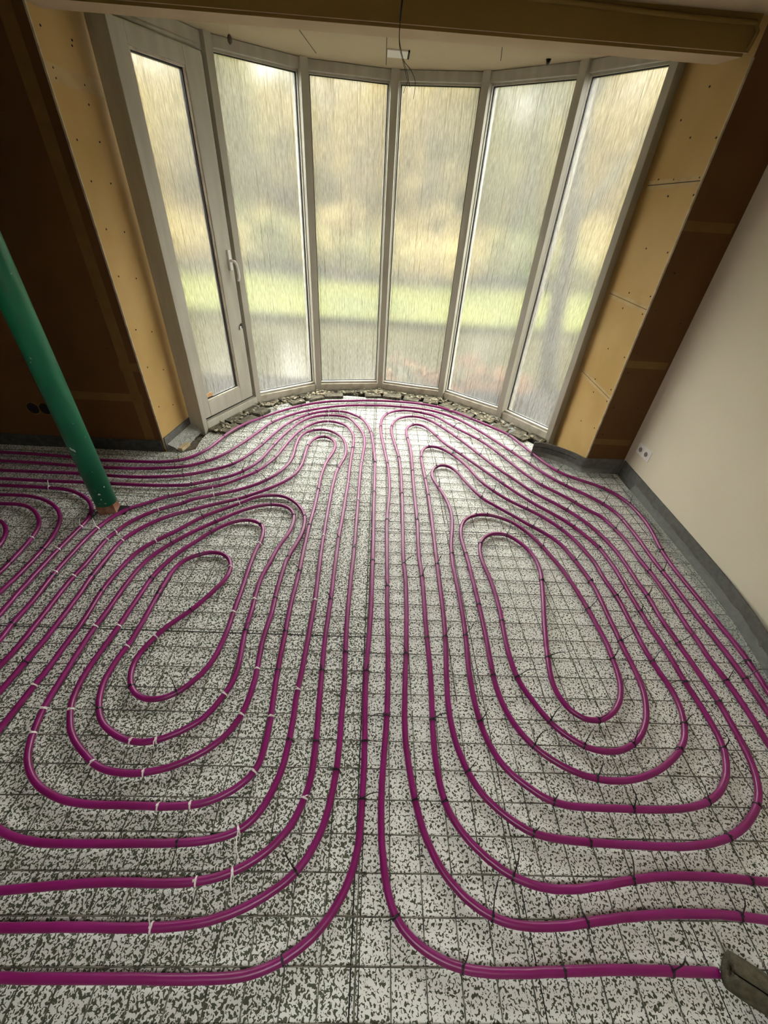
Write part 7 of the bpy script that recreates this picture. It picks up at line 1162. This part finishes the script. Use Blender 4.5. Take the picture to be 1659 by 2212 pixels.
# ------------------------------------------------------------------ double socket on the plastered wall
sy = 2.700; sxw = wall_x(sy)
sk = empty('power_socket', (sxw, sy, 0.306), math.pi / 2 + 0.028); tag(sk, 'white double power socket low on the plastered wall', 'socket')
bm = bmesh.new(); box(bm, -0.082, 0.082, 0.0, 0.010, -0.042, 0.042, 0.003); link('cover_frame', bm, M['plastic'], sk)
for dx in (-0.037, 0.037):
    bm = bmesh.new(); box(bm, dx - 0.028, dx + 0.028, 0.009, 0.0125, -0.028, 0.028, 0.001); ins = link('insert', bm, M['plastic'], sk)
    bm = bmesh.new(); bmesh.ops.create_cone(bm, cap_ends=True, segments=24, radius1=0.019, radius2=0.019, depth=0.002, matrix=Matrix.Translation((dx, 0.0128, 0)) @ Matrix.Rotation(math.pi / 2, 4, 'X')); link('socket_well', bm, mat('socket_well_grey', (0.22, 0.20, 0.18), 0.6), ins)
    bm = bmesh.new()
    for q in (-0.0095, 0.0095): bmesh.ops.create_cone(bm, cap_ends=True, segments=10, radius1=0.0028, radius2=0.0028, depth=0.001, matrix=Matrix.Translation((dx + q, 0.0141, 0)) @ Matrix.Rotation(math.pi / 2, 4, 'X'))
    link('pin_hole', bm, M['dark'], ins)

# ------------------------------------------------------------------ hollow wall box behind the pole
jb = empty('wall_box', (-2.55, 2.899, 0.322)); tag(jb, 'open double wall box hole low in the shaded wall behind the green pole', 'wall box')
for dx in (-0.045, 0.045):
    bm = bmesh.new()
    bmesh.ops.create_cone(bm, cap_ends=True, segments=24, radius1=0.044, radius2=0.044, depth=0.003, matrix=Matrix.Translation((dx, -0.001, 0)) @ Matrix.Rotation(math.pi / 2, 4, 'X'))
    link('hole', bm, M['dark'], jb)
    bm = bmesh.new(); pts = [(dx + 0.047 * math.cos(a), -0.002 + 0.001 * math.sin(5 * a), 0.047 * math.sin(a)) for a in [2 * math.pi * k / 24 for k in range(25)]]
    tube(bm, pts, 0.0035, 6); link('frayed_rim', bm, M['tape_dark'], jb, smooth=True)

# ------------------------------------------------------------------ hanging cable, ceiling plate, hooks
hc = empty('hanging_cable', (0.045, 2.78, ZC)); tag(hc, 'black cable with three bare wires hanging before the beam', 'cable')
def off(P): return [(x - 0.045, y - 2.78, z - ZC) for x, y, z in P]
bm = bmesh.new(); tube(bm, off([(0.046, 2.78, 2.485), (0.0455, 2.78, 2.416), (0.041, 2.78, 2.356)]), [0.0045, 0.0048, 0.0040], 8); link('sheath', bm, M['cable'], hc, smooth=True)
for P in ([(0.041, 2.78, 2.357), (0.040, 2.78, 2.308), (0.046, 2.78, 2.273), (0.062, 2.781, 2.238), (0.088, 2.78, 2.180), (0.091, 2.78, 2.168), (0.082, 2.779, 2.150), (0.076, 2.78, 2.130)],
          [(0.042, 2.779, 2.357), (0.041, 2.779, 2.308), (0.051, 2.779, 2.273), (0.066, 2.78, 2.238), (0.086, 2.78, 2.200), (0.098, 2.78, 2.170), (0.105, 2.78, 2.152)],
          [(0.040, 2.781, 2.357), (0.040, 2.781, 2.308), (0.050, 2.781, 2.273), (0.069, 2.781, 2.236), (0.100, 2.781, 2.212), (0.122, 2.78, 2.185), (0.130, 2.78, 2.160), (0.125, 2.78, 2.112)]):
    bm = bmesh.new(); tube(bm, off(catmull(P, 4)), 0.0012, 6); link('wire', bm, M['cable'], hc, smooth=True)
cp = empty('ceiling_plate', (0.056, 4.07, ZB)); tag(cp, 'small white rectangular plate on the bay ceiling', 'plate')
bm = bmesh.new(); box(bm, -0.072, 0.068, -0.085, 0.085, -0.008, 0.0, 0.002); link('cover', bm, M['plastic'], cp)
bm = bmesh.new(); box(bm, 0.068, 0.080, -0.085, 0.085, -0.010, 0.0); link('dark_gap', bm, M['dark'], cp)
hk = empty('hanging_plug', (-0.954, 3.60, ZB)); tag(hk, 'small dark plug hanging on a thread under the bay ceiling', 'plug')
bm = bmesh.new(); tube(bm, [(0, 0, 0), (0.001, 0, -0.075)], 0.001, 5); link('thread', bm, M['bead'], hk)
bm = bmesh.new(); bmesh.ops.create_uvsphere(bm, u_segments=12, v_segments=8, radius=0.016, matrix=Matrix.Translation((0.002, 0, -0.094)) @ Matrix.Diagonal((0.85, 0.85, 1.35, 1))); link('plug_body', bm, mottled('old_plug', (0.05, 0.045, 0.035), (0.16, 0.14, 0.1), 60, 0.7), hk, smooth=True)
hk2 = empty('ceiling_hook', (1.053, 3.93, ZB)); tag(hk2, 'black bent hook stub sticking out of the bay ceiling', 'hook')
bm = bmesh.new(); tube(bm, [(0, 0, 0), (0, 0, -0.012), (-0.004, -0.012, -0.022), (-0.006, -0.030, -0.020)], [0.018, 0.013, 0.010, 0.006], 8); link('stub', bm, M['cable'], hk2, smooth=True)
